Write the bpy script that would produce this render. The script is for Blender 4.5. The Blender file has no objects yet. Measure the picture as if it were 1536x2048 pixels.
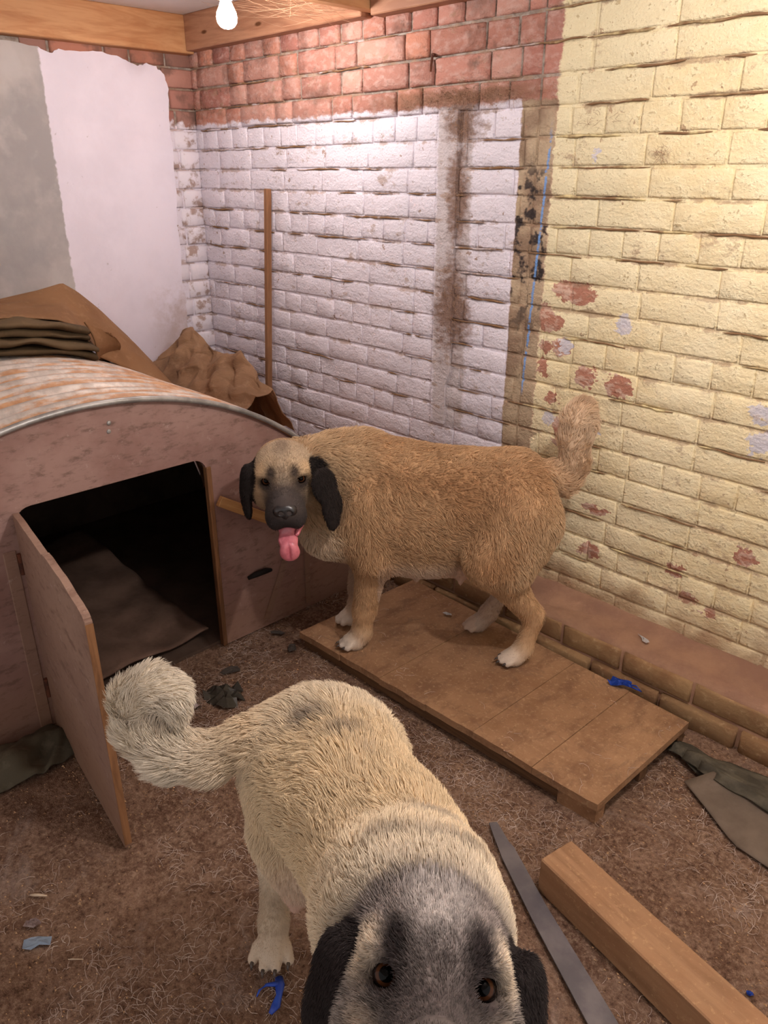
import bpy, bmesh, math, random
import numpy as np
from mathutils import Vector, Matrix, kdtree, noise as mnoise

rnd = random.Random(7)
rng = np.random.default_rng(7)
scene = bpy.context.scene
COL = scene.collection
PI = math.pi

# ------------------------------------------------------------------ camera, light, exposure
HEAD = math.radians(44.2)      # the brick wall recedes 44.2 degrees to the left of the view
PITCH = math.radians(23.7)
CAM_H = 1.45
cam_data = bpy.data.cameras.new('camera')
cam_data.sensor_width = 36.0
cam_data.lens = 1538.0 / 2048.0 * 36.0
cam_data.clip_start = 0.02
cam = bpy.data.objects.new('camera', cam_data)
COL.objects.link(cam)
cam.location = (0, 0, CAM_H)
cam.rotation_euler = (PI/2 - PITCH, 0, PI/2 - HEAD)
scene.camera = cam

vs = scene.view_settings
vs.view_transform = 'Standard'
vs.look = 'None'
vs.gamma = 1.0
vs.use_curve_mapping = False
vs.exposure = 0.95
cy = scene.cycles            # indirect light: enough for a small room
cy.max_bounces = 5
cy.diffuse_bounces = 3
cy.glossy_bounces = 2
cy.transmission_bounces = 2
cy.caustics_reflective = False
cy.caustics_refractive = False
cy.use_adaptive_sampling = True
cy.adaptive_threshold = 0.04
cy.use_light_tree = False

world = bpy.data.worlds.new('world')
scene.world = world
world.use_nodes = True
wbg = world.node_tree.nodes['Background']
wbg.inputs[0].default_value = (1.0, 0.95, 0.93, 1)
wbg.inputs[1].default_value = 0.40

BULB_A = (-2.27, 1.55, 1.885)   # the bulb in view
BULB_B = (-0.30, 1.10, 1.90)    # its twin above the frame
BULB_POWER_A = 185.0
BULB_POWER_B = 500.0

# ------------------------------------------------------------------ helpers: colour, nodes
def lin(r, g, b):
    f = lambda c: (c/255/12.92) if c/255 <= 0.04045 else ((c/255+0.055)/1.055)**2.4
    return (f(r), f(g), f(b), 1.0)

class NT:
    """a small wrapper that writes node trees as expressions"""
    def __init__(self, name, rough=0.8, spec=0.3):
        self.m = bpy.data.materials.new(name)
        self.m.use_nodes = True
        self.t = self.m.node_tree
        self.n = self.t.nodes
        self.bsdf = self.n['Principled BSDF']
        self.bsdf.inputs['Roughness'].default_value = rough
        self.bsdf.inputs['Specular IOR Level'].default_value = spec
    def put(self, sock, v):
        if v is None: return
        if hasattr(v, 'is_output'): self.t.links.new(v, sock)
        else:
            if hasattr(sock.default_value, '__len__') and not hasattr(v, '__len__'):
                v = (v,)*len(sock.default_value)
            if hasattr(v, '__len__') and hasattr(sock.default_value, '__len__') and len(v) != len(sock.default_value):
                v = tuple(v)[:len(sock.default_value)]
            sock.default_value = v
    def math(self, op, a, b=0.0, c=0.0, clamp=False):
        n = self.n.new('ShaderNodeMath'); n.operation = op; n.use_clamp = clamp
        self.put(n.inputs[0], a); self.put(n.inputs[1], b); self.put(n.inputs[2], c)
        return n.outputs[0]
    def add(self, a, b): return self.math('ADD', a, b)
    def sub(self, a, b): return self.math('SUBTRACT', a, b)
    def mul(self, a, b): return self.math('MULTIPLY', a, b)
    def mx(self, a, b): return self.math('MAXIMUM', a, b)
    def mn(self, a, b): return self.math('MINIMUM', a, b)
    def inv(self, a): return self.math('SUBTRACT', 1.0, a)
    def step(self, v, lo, hi):
        n = self.n.new('ShaderNodeMapRange'); n.interpolation_type = 'SMOOTHSTEP'
        self.put(n.inputs['Value'], v)
        n.inputs['From Min'].default_value = lo; n.inputs['From Max'].default_value = hi
        if lo > hi:
            n.inputs['From Min'].default_value = hi; n.inputs['From Max'].default_value = lo
            n.inputs['To Min'].default_value = 1; n.inputs['To Max'].default_value = 0
        return n.outputs[0]
    def pos(self):
        if not hasattr(self, '_pos'):
            self._geo = self.n.new('ShaderNodeNewGeometry'); self._pos = self._geo.outputs['Position']
        return self._pos
    def obj(self):
        if not hasattr(self, '_tc'): self._tc = self.n.new('ShaderNodeTexCoord')
        return self._tc.outputs['Object']
    def xyz(self, v):
        n = self.n.new('ShaderNodeSeparateXYZ'); self.put(n.inputs[0], v); return n.outputs
    def comb(self, x, y, z):
        n = self.n.new('ShaderNodeCombineXYZ')
        self.put(n.inputs[0], x); self.put(n.inputs[1], y); self.put(n.inputs[2], z); return n.outputs[0]
    def scale(self, v, s):
        n = self.n.new('ShaderNodeMapping'); self.put(n.inputs[0], v); n.inputs['Scale'].default_value = s; return n.outputs[0]
    def noise(self, scale, detail=3.0, vec=None, rough=0.55, dist=0.0, out=0):
        n = self.n.new('ShaderNodeTexNoise')
        self.put(n.inputs['Vector'], vec if vec is not None else self.pos())
        n.inputs['Scale'].default_value = scale; n.inputs['Detail'].default_value = detail
        n.inputs['Roughness'].default_value = rough; n.inputs['Distortion'].default_value = dist
        return n.outputs[out]
    def voro(self, scale, vec=None, feat='F1', out=0):
        n = self.n.new('ShaderNodeTexVoronoi'); n.feature = feat
        self.put(n.inputs['Vector'], vec if vec is not None else self.pos())
        n.inputs['Scale'].default_value = scale
        return n.outputs[out]
    def mix(self, f, a, b):
        n = self.n.new('ShaderNodeMix'); n.data_type = 'RGBA'
        self.put(n.inputs[0], f); self.put(n.inputs[6], a); self.put(n.inputs[7], b)
        return n.outputs[2]
    def ramp(self, f, stops):
        n = self.n.new('ShaderNodeValToRGB'); self.put(n.inputs[0], f)
        e = n.color_ramp.elements
        while len(e) < len(stops): e.new(0.5)
        for i, (p, c) in enumerate(stops): e[i].position = p; e[i].color = c
        return n.outputs[0]
    def rand(self):
        self.pos()
        oi = self.n.new('ShaderNodeObjectInfo')
        return self.math('FRACT', self.add(oi.outputs['Random'], self.mul(self._geo.outputs['Random Per Island'], 7.3)))
    def attr(self, name):
        n = self.n.new('ShaderNodeAttribute'); n.attribute_name = name; return n.outputs['Color']
    def bump(self, h, strength=0.4, dist=0.004):
        n = self.n.new('ShaderNodeBump'); n.inputs['Strength'].default_value = strength
        n.inputs['Distance'].default_value = dist
        self.put(n.inputs['Height'], h); self.t.links.new(n.outputs[0], self.bsdf.inputs['Normal'])
    def color(self, c): self.put(self.bsdf.inputs['Base Color'], c)
    def ell(self, x, z, cx, cz, rx, rz):
        a = self.math('DIVIDE', self.sub(x, cx), rx); b = self.math('DIVIDE', self.sub(z, cz), rz)
        return self.math('SQRT', self.add(self.mul(a, a), self.mul(b, b)))

# ------------------------------------------------------------------ helpers: objects
def props(o, label=None, cat=None, group=None, kind=None):
    if label: o['label'] = label
    if cat: o['category'] = cat
    if group: o['group'] = group
    if kind: o['kind'] = kind
    return o

def link(name, me, mat, parent=None, smooth=False):
    o = bpy.data.objects.new(name, me); COL.objects.link(o)
    if mat is not None: me.materials.append(mat)
    if parent is not None: o.parent = parent
    if smooth and hasattr(me, 'polygons'):
        me.polygons.foreach_set('use_smooth', [True]*len(me.polygons))
    return o

def mesh(name, verts, faces, mat, parent=None, smooth=False):
    me = bpy.data.meshes.new(name)
    me.from_pydata([tuple(map(float, v)) for v in verts], [], [tuple(map(int, f)) for f in faces])
    me.update()
    return link(name, me, mat, parent, smooth)

def from_bm(name, bm, mat, parent=None, smooth=False):
    bmesh.ops.recalc_face_normals(bm, faces=bm.faces)
    me = bpy.data.meshes.new(name); bm.to_mesh(me); bm.free()
    return link(name, me, mat, parent, smooth)

def empty(name, loc=(0, 0, 0), rz=0.0):
    o = bpy.data.objects.new(name, None); COL.objects.link(o)
    o.location = loc; o.rotation_euler = (0, 0, rz); o.empty_display_size = 0.1
    return o

def bm_box(bm, lo, hi, mtx=None, bevel=0.0, seg=1):
    x0, y0, z0 = lo; x1, y1, z1 = hi
    vs_ = [bm.verts.new(v) for v in ((x0,y0,z0),(x1,y0,z0),(x1,y1,z0),(x0,y1,z0),(x0,y0,z1),(x1,y0,z1),(x1,y1,z1),(x0,y1,z1))]
    fs = [bm.faces.new([vs_[i] for i in f]) for f in ((0,3,2,1),(4,5,6,7),(0,1,5,4),(1,2,6,5),(2,3,7,6),(3,0,4,7))]
    geom = vs_
    if bevel > 0:
        es = list({e for f in fs for e in f.edges})
        r = bmesh.ops.bevel(bm, geom=es, offset=bevel, segments=seg, affect='EDGES', profile=0.5)
        geom = list({v for f in r['faces'] for v in f.verts} | {v for v in vs_ if v.is_valid})
    if mtx is not None: bmesh.ops.transform(bm, matrix=mtx, verts=geom)
    return geom

def box(name, lo, hi, mat, parent=None, bevel=0.0, seg=1, cuts=0, jitter=0.0, mtx=None):
    bm = bmesh.new(); bm_box(bm, lo, hi, None, bevel, seg)
    if cuts:
        bmesh.ops.subdivide_edges(bm, edges=[e for e in bm.edges if e.calc_length() > 0.05], cuts=cuts, use_grid_fill=True)
    if jitter:
        for v in bm.verts:
            v.co += Vector(mnoise.noise_vector(v.co*9.0 + Vector((3.1, 7.7, 1.3))))*jitter
    if mtx is not None: bmesh.ops.transform(bm, matrix=mtx, verts=bm.verts)
    return from_bm(name, bm, mat, parent)

def prism(name, outline, depth_vec, mat, parent=None):
    """an outline (list of 3-D points in a plane) given thickness"""
    n = len(outline); d = Vector(depth_vec)
    vs_ = [Vector(p) for p in outline] + [Vector(p)+d for p in outline]
    fs = [tuple(range(n-1, -1, -1)), tuple(range(n, 2*n))] + [(i, (i+1) % n, n+(i+1) % n, n+i) for i in range(n)]
    bm = bmesh.new(); bv = [bm.verts.new(v) for v in vs_]
    for f in fs: bm.faces.new([bv[i] for i in f])
    return from_bm(name, bm, mat, parent)

def n3(p, s=1.0, o=0.0):
    return mnoise.noise(Vector((p[0]*s+o, p[1]*s+o*1.7, p[2]*s-o)))

def sheet(name, f, nu, nv, mat, parent=None, thick=0.004, smooth=True):
    """a cloth: f(u, v) -> point, given thickness by a second layer"""
    P = np.array([[f(i/nu, j/nv) for j in range(nv+1)] for i in range(nu+1)], float)
    du = np.gradient(P, axis=0); dv = np.gradient(P, axis=1)
    N = np.cross(du, dv); N /= np.linalg.norm(N, axis=2, keepdims=True)+1e-9
    Q = P - N*thick
    V = np.concatenate([P.reshape(-1, 3), Q.reshape(-1, 3)]); w = nv+1; off = (nu+1)*w
    F = []
    for i in range(nu):
        for j in range(nv):
            a, b, c, d = i*w+j, (i+1)*w+j, (i+1)*w+j+1, i*w+j+1
            F.append((a, b, c, d)); F.append((off+d, off+c, off+b, off+a))
    for i in range(nu):
        F.append((i*w, off+i*w, off+(i+1)*w, (i+1)*w)); F.append((i*w+nv, (i+1)*w+nv, off+(i+1)*w+nv, off+i*w+nv))
    for j in range(nv):
        F.append((j, j+1, off+j+1, off+j)); a = nu*w; F.append((a+j, off+a+j, off+a+j+1, a+j+1))
    return mesh(name, V, F, mat, parent, smooth)

def tube(bm, pts, rad, sides=6):
    pts = [Vector(p) for p in pts]; rings = []
    for i, p in enumerate(pts):
        t = (pts[min(i+1, len(pts)-1)] - pts[max(i-1, 0)]).normalized()
        a = t.orthogonal().normalized(); b = t.cross(a)
        r = rad[i] if hasattr(rad, '__len__') else rad
        rings.append([bm.verts.new(p + a*math.cos(2*PI*k/sides)*r + b*math.sin(2*PI*k/sides)*r) for k in range(sides)])
    for i in range(len(rings)-1):
        for k in range(sides):
            bm.faces.new((rings[i][k], rings[i][(k+1) % sides], rings[i+1][(k+1) % sides], rings[i+1][k]))
    bm.faces.new(rings[0][::-1]); bm.faces.new(rings[-1])

# ------------------------------------------------------------------ the room: materials
WY = 2.05      # plane of the brick wall
WX = -3.30     # plane of the left wall
COURSE = 0.0790
CEIL = 2.05
BEAM_Z = 1.92

CHIPS = [(-1.293,1.128,.075,.030),(-1.319,.966,.035,.032),(-1.385,.885,.018,.030),(-1.375,.955,.02,.025),(-1.225,.892,.036,.032),
         (-1.115,.880,.050,.030),(-1.345,.790,.024,.020),(-1.295,.705,.030,.040),(-1.144,.478,.050,.018),(-1.142,.319,.045,.024),
         (-.668,.474,.035,.022),(-.806,.298,.028,.018),(-1.38,1.045,.055,.035),(-1.46,1.030,.05,.03),(-.86,.365,.03,.02),(-.73,.27,.018,.022)]
CHIPS_W = [(-1.122,1.048,.030,.034),(-.704,.877,.03,.025),(-.689,.798,.035,.035),(-1.340,.735,.022,.02),(-1.265,1.487,.008,.022),(-1.18,.72,.012,.03),(-1.31,.973,.026,.026)]

def wall_mat(name, mortar):
    N = NT(name, 0.85, 0.25)
    X, Y, Z = N.xyz(N.pos())[:3]
    na = N.noise(9, 4); nb = N.noise(34, 3, N.scale(N.pos(), (1, 1, 1.7))); nc = N.noise(130, 3); nd = N.noise(2.6, 3)
    wob = N.mul(N.sub(na, .5), .10)
    wob2 = N.mul(N.sub(nb, .5), .035)
    Xw = N.add(X, wob2); Zw = N.add(Z, N.add(N.mul(wob, .35), wob2))
    left = N.step(Xw, -1.402, -1.412)
    below = N.step(Zw, 1.652, 1.640)
    wleft = N.step(N.add(X, N.mul(wob2, .35)), -1.524, -1.530)
    white = N.mul(below, wleft)
    yellow = N.inv(left)
    strip = N.mul(N.mul(left, below), N.inv(wleft))
    r = N.rand()
    if mortar:
        bare = N.mix(N.step(nb, .35, .65), lin(140, 124, 112), lin(178, 164, 152))
    else:
        bare = N.ramp(r, [(0, lin(164, 108, 96)), (.25, lin(190, 132, 116)), (.5, lin(198, 148, 132)), (.75, lin(168, 116, 102)), (1, lin(204, 140, 116))])
        bare = N.mix(N.mul(N.step(nb, .42, .72), .5), bare, lin(208, 176, 164))
        bare = N.mix(N.mul(N.step(na, .55, .72), .55), bare, lin(110, 78, 66))
    bare = N.mix(N.mul(N.step(N.noise(14, 5, rough=.7), .56, .70), .5), bare, lin(96, 76, 64))
    # paint
    yel = N.mix(N.step(nd, .35, .65), lin(248, 230, 190), lin(240, 218, 172))
    yel = N.mix(N.mul(N.step(nb, .40, .70), .35), yel, lin(252, 240, 205))
    yel = N.mix(N.mul(N.mul(N.step(Z, .75, 1.35), N.step(N.add(X, wob), -1.05, -1.25)), .5), yel, lin(226, 212, 176))
    whi = N.mix(N.step(nd, .35, .65), lin(238, 228, 236), lin(230, 220, 228))
    # the greyish chase down the pier
    ch = N.mul(N.mul(N.step(Xw, -1.850, -1.838), N.step(Xw, -1.700, -1.712)), N.mul(N.step(Zw, .60, .63), below))
    whi = N.mix(N.mul(ch, .55), whi, lin(182, 166, 158))
    # random small chips
    speck = N.step(N.add(nc, N.mul(N.sub(nb, .5), .9)), .70, .74)
    chipn = N.step(N.add(N.noise(22, 4, rough=.6), N.mul(N.sub(nd, .5), .25)), .685, .70)
    und = lin(150, 118, 92)
    yel = N.mix(N.mul(speck, .8), yel, lin(196, 172, 130)); whi = N.mix(N.mul(speck, .55), whi, lin(190, 170, 160))
    yel = N.mix(N.mul(chipn, .75), yel, lin(176, 140, 108)); whi = N.mix(N.mul(chipn, .8), whi, lin(160, 128, 108))
    jx = N.add(X, N.add(N.mul(N.sub(nb, .5), .09), N.mul(N.sub(nc, .5), .03))); jz = N.add(Z, N.add(N.mul(N.sub(na, .5), .08), N.mul(N.sub(N.noise(60, 3), .5), .04)))
    f = None
    for (cx, cz, rx, rz) in CHIPS:
        e = N.ell(jx, jz, cx, cz, rx, rz); f = e if f is None else N.mn(f, e)
    red = N.mix(N.step(nb, .45, .6), lin(178, 118, 98), lin(206, 168, 150))
    yel = N.mix(N.mul(N.step(f, 1.05, .95), .95), yel, red)
    f = None
    for (cx, cz, rx, rz) in CHIPS_W:
        e = N.ell(jx, jz, cx, cz, rx, rz); f = e if f is None else N.mn(f, e)
    yel = N.mix(N.mul(N.step(f, 1.05, .92), .95), yel, N.mix(N.step(nb, .4, .6), lin(205, 198, 205), lin(224, 214, 214)))
    stc = N.mix(N.step(na, .40, .62), lin(190, 166, 138), lin(152, 126, 104))
    stc = N.mix(N.mul(N.step(N.noise(20, 3, rough=.6), .50, .60), N.mul(N.step(Z, .9, 1.15), N.step(Z, 1.55, 1.4))), stc, lin(66, 56, 54))
    c = N.mix(yellow, bare, yel); c = N.mix(strip, c, stc); c = N.mix(white, c, whi)
    # blue chalk line
    bl = N.math('ABSOLUTE', N.sub(X, N.add(-1.494, N.mul(Z, .0477))))
    bm_ = N.mul(N.mul(N.step(N.add(bl, N.mul(N.sub(nc, .5), .008)), .0055, .0025), N.mul(N.step(Z, .78, .82), N.step(Z, 1.60, 1.5))), N.step(nb, .34, .44))
    c = N.mix(N.mul(bm_, .85), c, lin(120, 165, 225))
    # dust and dog hair caught on the bed joints, soot stain on the pier, soil splashed on the foot
    fr = N.math('FRACT', N.math('DIVIDE', N.sub(Z, .0455), COURSE))
    lip = N.step(N.mn(fr, N.inv(fr)), .16, .02)
    dirtn = N.step(N.add(N.noise(11, 5, N.scale(N.pos(), (1, 1, 1.5)), rough=.7), N.mul(lip, .13)), .59, .70)
    c = N.mix(N.mul(dirtn, .60), c, lin(164, 130, 104))
    st = N.mn(N.mn(N.ell(N.add(X, wob), N.add(Z, wob), -1.765, 1.03, .10, .20), N.ell(N.add(X, wob), N.add(Z, wob), -1.745, 1.60, .10, .09)),
              N.ell(N.add(X, wob), N.add(Z, wob), -1.755, 1.38, .05, .20))
    c = N.mix(N.mul(N.step(N.add(st, N.mul(N.sub(nb, .5), 1.6)), 1.15, .25), .85), c, lin(126, 92, 72))
    tp = N.mul(N.step(N.math('ABSOLUTE', N.sub(N.add(Z, wob2), 1.668)), .038, .006), N.mul(N.step(X, -2.25, -1.95), N.step(X, -1.36, -1.6)))
    c = N.mix(N.mul(tp, .75), c, lin(134, 98, 76))
    low = N.step(N.add(Z, N.mul(N.sub(na, .5), .30)), .30, .14)
    c = N.mix(N.mul(low, .8), c, lin(150, 108, 78))
    N.color(c)
    N.bump(N.add(N.mul(nb, .9), N.add(N.mul(nc, .6), N.mul(na, .9))), .75, .008)
    return N.m

M_brick = wall_mat('wall_brick', False)
M_mortar = wall_mat('wall_mortar', True)

def plaster_mat():
    N = NT('plaster', 0.8, 0.25)
    X, Y, Z = N.xyz(N.pos())[:3]
    na = N.noise(3.2, 5, rough=.6); nb = N.noise(40, 3)
    grey = N.mix(N.step(na, .35, .65), lin(190, 182, 178), lin(166, 160, 158))
    grey = N.mix(N.mul(N.step(N.noise(9, 4), .5, .7), .4), grey, lin(206, 198, 194))
    whi = N.mix(N.step(na, .35, .7), lin(240, 230, 240), lin(230, 220, 230))
    whi = N.mix(N.mul(N.step(N.noise(30, 4, rough=.7), .68, .74), .6), whi, lin(190, 176, 176))
    edge = N.add(Y, N.mul(N.sub(nb, .5), .02))
    c = N.mix(N.step(edge, 1.384, 1.392), grey, whi)
    dd = N.mul(N.step(N.add(N.noise(17, 5, rough=.7), N.step(Z, 1.4, .6)), .95, 1.45), N.step(Y, 1.65, 1.85))
    c = N.mix(N.mul(dd, .6), c, lin(170, 140, 118))
    N.color(c); N.bump(N.add(nb, N.mul(na, 1.5)), .35, .004)
    return N.m
M_plaster = plaster_mat()

def wood_mat(name, base, dark, axis='X', knots=True, rough=.6, dusty=None, ring=26):
    N = NT(name, rough, .3)
    s = {'X': (.12, 1, 1), 'Y': (1, .12, 1), 'Z': (1, 1, .12)}[axis]
    v = N.scale(N.obj(), s)
    g = N.noise(ring, 4, v, .6, 1.2); g2 = N.noise(ring*4, 2, v)
    c = N.mix(N.step(g, .35, .68), base, dark)
    c = N.mix(N.mul(N.step(g2, .45, .7), .3), c, dark)
    if knots:
        k = N.voro(5.5, N.scale(N.obj(), {'X': (.55, 1.6, 1.6), 'Y': (1.6, .55, 1.6), 'Z': (1.6, 1.6, .55)}[axis]))
        c = N.mix(N.step(k, .085, .035), c, lin(96, 56, 30))
    if dusty:
        c = N.mix(N.mul(N.step(N.noise(6, 5, N.obj(), rough=.65), .38, .62), .75), c, dusty)
    N.color(c); N.bump(N.add(g, g2), .25, .002)
    return N.m
M_pineY = wood_mat('pine_plate_y', lin(206, 154, 108), lin(184, 126, 82), 'Y')
M_pineX = wood_mat('pine_plate_x', lin(178, 130, 100), lin(152, 104, 78), 'X')  # darker than the left plate; its weaker light is put into the colour

def simple(name, c1, c2, scale=6, rough=.8, spec=.3, bump=.3, bscale=60, bdist=.003, metal=0.0, lo=.35, hi=.65):
    N = NT(name, rough, spec)
    c = N.mix(N.step(N.noise(scale, 5, N.obj(), rough=.62), lo, hi), c1, c2)
    N.color(c); N.bump(N.noise(bscale, 4, N.obj()), bump, bdist)
    N.bsdf.inputs['Metallic'].default_value = metal
    return N.m
M_ceil = simple('ceiling_board', lin(226, 216, 212), lin(214, 204, 200), 2, bump=.1)

def floor_mat():
    N = NT('dirt_floor', .95, .12)
    na = N.noise(2.3, 5, rough=.6); nb = N.noise(13, 6, rough=.7); nc = N.noise(85, 5, rough=.75); nd = N.noise(260, 3, rough=.7)
    c = N.mix(N.step(na, .36, .64), lin(150, 116, 94), lin(124, 92, 74))
    c = N.mix(N.mul(N.step(nb, .42, .66), .7), c, lin(172, 138, 116))
    c = N.mix(N.mul(N.step(nc, .48, .68), .75), c, lin(192, 160, 136))
    c = N.mix(N.mul(N.step(nc, .50, .30), .85), c, lin(84, 60, 48))
    c = N.mix(N.mul(N.step(nd, .58, .70), .6), c, lin(206, 168, 134))
    c = N.mix(N.mul(N.step(N.noise(5.1, 6, rough=.7), .54, .70), .65), c, lin(116, 84, 66))
    c = N.mix(N.mul(N.step(N.noise(4.3, 6, rough=.7, dist=1.0), .55, .72), .5), c, lin(186, 164, 152))
    N.color(c); N.bump(N.add(N.mul(nb, 1.0), N.add(nc, N.mul(nd, .6))), .9, .012)
    return N.m
M_floor = floor_mat()

# ------------------------------------------------------------------ floor and ceiling
def ground(x, y):
    p = (x, y, 0.0)
    return -0.004 + .007*n3(p, 3.1, 2.0) + .004*n3(p, 11.0, 5.0) + .0022*n3(p, 37.0, 9.0)
gx0, gx1, gy0, gy1, gn, gm = -3.45, 1.4, -1.6, 2.15, 300, 232
gv = [(gx0+(gx1-gx0)*i/gn, gy0+(gy1-gy0)*j/gm) for i in range(gn+1) for j in range(gm+1)]
gv = [(x, y, ground(x, y)) for x, y in gv]
gf = [(i*(gm+1)+j, (i+1)*(gm+1)+j, (i+1)*(gm+1)+j+1, i*(gm+1)+j+1) for i in range(gn) for j in range(gm)]
props(mesh('floor', gv, gf, M_floor, None, True), 'trampled brown earth floor covered in sawdust and shed hair', kind='structure')
props(box('ceiling', (WX-.15, -1.6, CEIL), (1.4, WY+.15, CEIL+.06), M_ceil), 'plain off-white boarded ceiling', kind='structure')

# ------------------------------------------------------------------ brick wall on the right
CT, SNT = math.cos(PITCH), math.sin(PITCH)
def view_area(p, area):
    """rough on-screen size of a wall piece; 0 when the photograph's frame leaves it out"""
    hx, hy = -math.cos(HEAD), math.sin(HEAD)
    t = p[0]*hx + p[1]*hy; s = p[0]*math.sin(HEAD) + p[1]*math.cos(HEAD); z = p[2]-CAM_H
    d = t*CT - z*SNT; u = t*SNT + z*CT
    if d <= 0: return 0
    px, py = 768+1538*s/d, 1024-1538*u/d
    return area/(d*d) if -60 < px < 1596 and -60 < py < 2108 else 0

def brick_geo(w, hgt, d, seed, chip=.0025):
    """a brick with uneven rounded front: x along the wall, z up, front towards -y"""
    nu, nv = (5, 3) if w > .15 else (3, 3)
    R = random.Random(seed)
    e = .0055
    V = []; F = []
    idx = {}
    for j in range(nv):
        for i in range(nu):
            x = w*i/(nu-1); z = hgt*j/(nv-1)
            x = min(max(x, e), w-e); z = min(max(z, e), hgt-e)
            idx[i, j] = len(V); V.append((x+R.uniform(-1, 1)*.0015, -d+R.uniform(-1, 1)*chip, z+R.uniform(-1, 1)*.0015))
    ring = [(i, 0) for i in range(nu)] + [(nu-1, j) for j in range(1, nv)] + [(i, nv-1) for i in range(nu-2, -1, -1)] + [(0, j) for j in range(nv-2, 0, -1)]
    for j in range(nv-1):
        for i in range(nu-1): F.append((idx[i, j], idx[i+1, j], idx[i+1, j+1], idx[i, j+1]))
    prev = [idx[k] for k in ring]
    for dep in (min(-d+.006, -.002), .012):
        cur = []
        for (i, j) in ring:
            cur.append(len(V)); V.append((w*i/(nu-1)+R.uniform(-1, 1)*.001, dep, hgt*j/(nv-1)+R.uniform(-1, 1)*.001))
        for k in range(len(ring)):
            k2 = (k+1) % len(ring); F.append((prev[k2], prev[k], cur[k], cur[k2]))
        prev = cur
    return V, F

def lay_bricks(host, cells, mat, mtx, limit=300):
    """cells: (u0, z0, w, h, depth, world centre). The largest in view are objects, the rest one joined part"""
    cells = sorted(cells, key=lambda c: -view_area(c[5], c[2]*c[3]))
    JV, JF = [], []
    for n, (u0, z0, w, hg, d, cen) in enumerate(cells):
        V, F = brick_geo(w, hg, d, int(abs(u0)*7919+z0*104729) + n)
        vis = view_area(cen, 1.0) > 0
        if vis and n < limit:
            me = bpy.data.meshes.new('brick'); me.from_pydata(V, [], F); me.update()
            o = link('brick', me, mat, host, True)
            o.matrix_parent_inverse = Matrix()
            o.location = mtx @ Vector((u0, 0, z0)); o.rotation_euler = mtx.to_euler()
        else:
            off = len(JV)
            JV += [tuple(mtx @ Vector((v[0]+u0, v[1], v[2]+z0))) for v in V]; JF += [tuple(i+off for i in f) for f in F]
    if JV: props(mesh('brick_rest', JV, JF, mat, host, True), kind='stuff')

wall_right = props(box('wall_right', (WX-.15, WY, -.05), (1.4, WY+.15, CEIL), M_mortar),
                   'old brick wall, bare red on top, white left part and pale yellow right part', kind='structure')
def painted_row(z, x): return z < 1.60 or x > -1.42
def in_wall(x0, x1, z0, z1, rows_bond):
    cells = []
    nrow = 0; z = z0
    while z < z1-.02:
        hb = min(COURSE-.0075, z1-z)
        bond = rows_bond(nrow, z)
        x = x0 - rnd.uniform(0, .12) if bond != 'H' else x0 - rnd.uniform(0, .06)
        k = 0
        while x < x1:
            if bond == 'H': w = .1035
            elif bond == 'F': w = .215 if k % 2 else .1035
            else: w = .222
            w *= rnd.uniform(.95, 1.05); k += 1
            a, b = max(x, x0), min(x+w, x1)
            if b-a > .03:
                cx, cz = (a+b)/2, z+hb/2
                painted = cz < 1.64 or cx > -1.41
                d = rnd.uniform(.0025, .0060) if painted else rnd.uniform(.007, .014)
                dz = rnd.uniform(-.0015, .0015)
                cells.append((a, z+dz, b-a, hb*rnd.uniform(.97, 1.03), d, (cx, WY, cz)))
            x += w + (rnd.uniform(.003, .007) if painted_row(z, x) else rnd.uniform(.008, .012))
        z += COURSE; nrow += 1
    return cells
cells = in_wall(WX, -1.47, .05, 1.93, lambda r, z: 'H' if r % 4 == 3 else ('F' if z > 1.6 else 'S'))
cells += in_wall(-1.462, 1.2, .05, 2.04, lambda r, z: 'H' if r % 4 == 3 else 'S')
cells = [c for c in cells if not (-1.850 < c[0] and c[0]+c[2] < -1.70 and .62 < c[1] < 1.62)]
lay_bricks(wall_right, cells, M_brick, Matrix.Translation((0, WY, 0)))

# the cut chase in the pier, plastered over
def chase():
    out = []
    zs = np.linspace(.615, 1.635, 22)
    L = [(-1.848 + .004*n3((0, 0, z*14), 1, 1), z) for z in zs]
    Rr = [(-1.765 - .02*(z < .8) + .006*n3((0, 4, z*11), 1, 3), z) for z in zs]
    o = [(x, WY-.013, z) for x, z in L] + [(x, WY-.013, z) for x, z in Rr[::-1]]
    return prism('render_strip', o, (0, .02, 0), M_mortar, wall_right)
chase()

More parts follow.
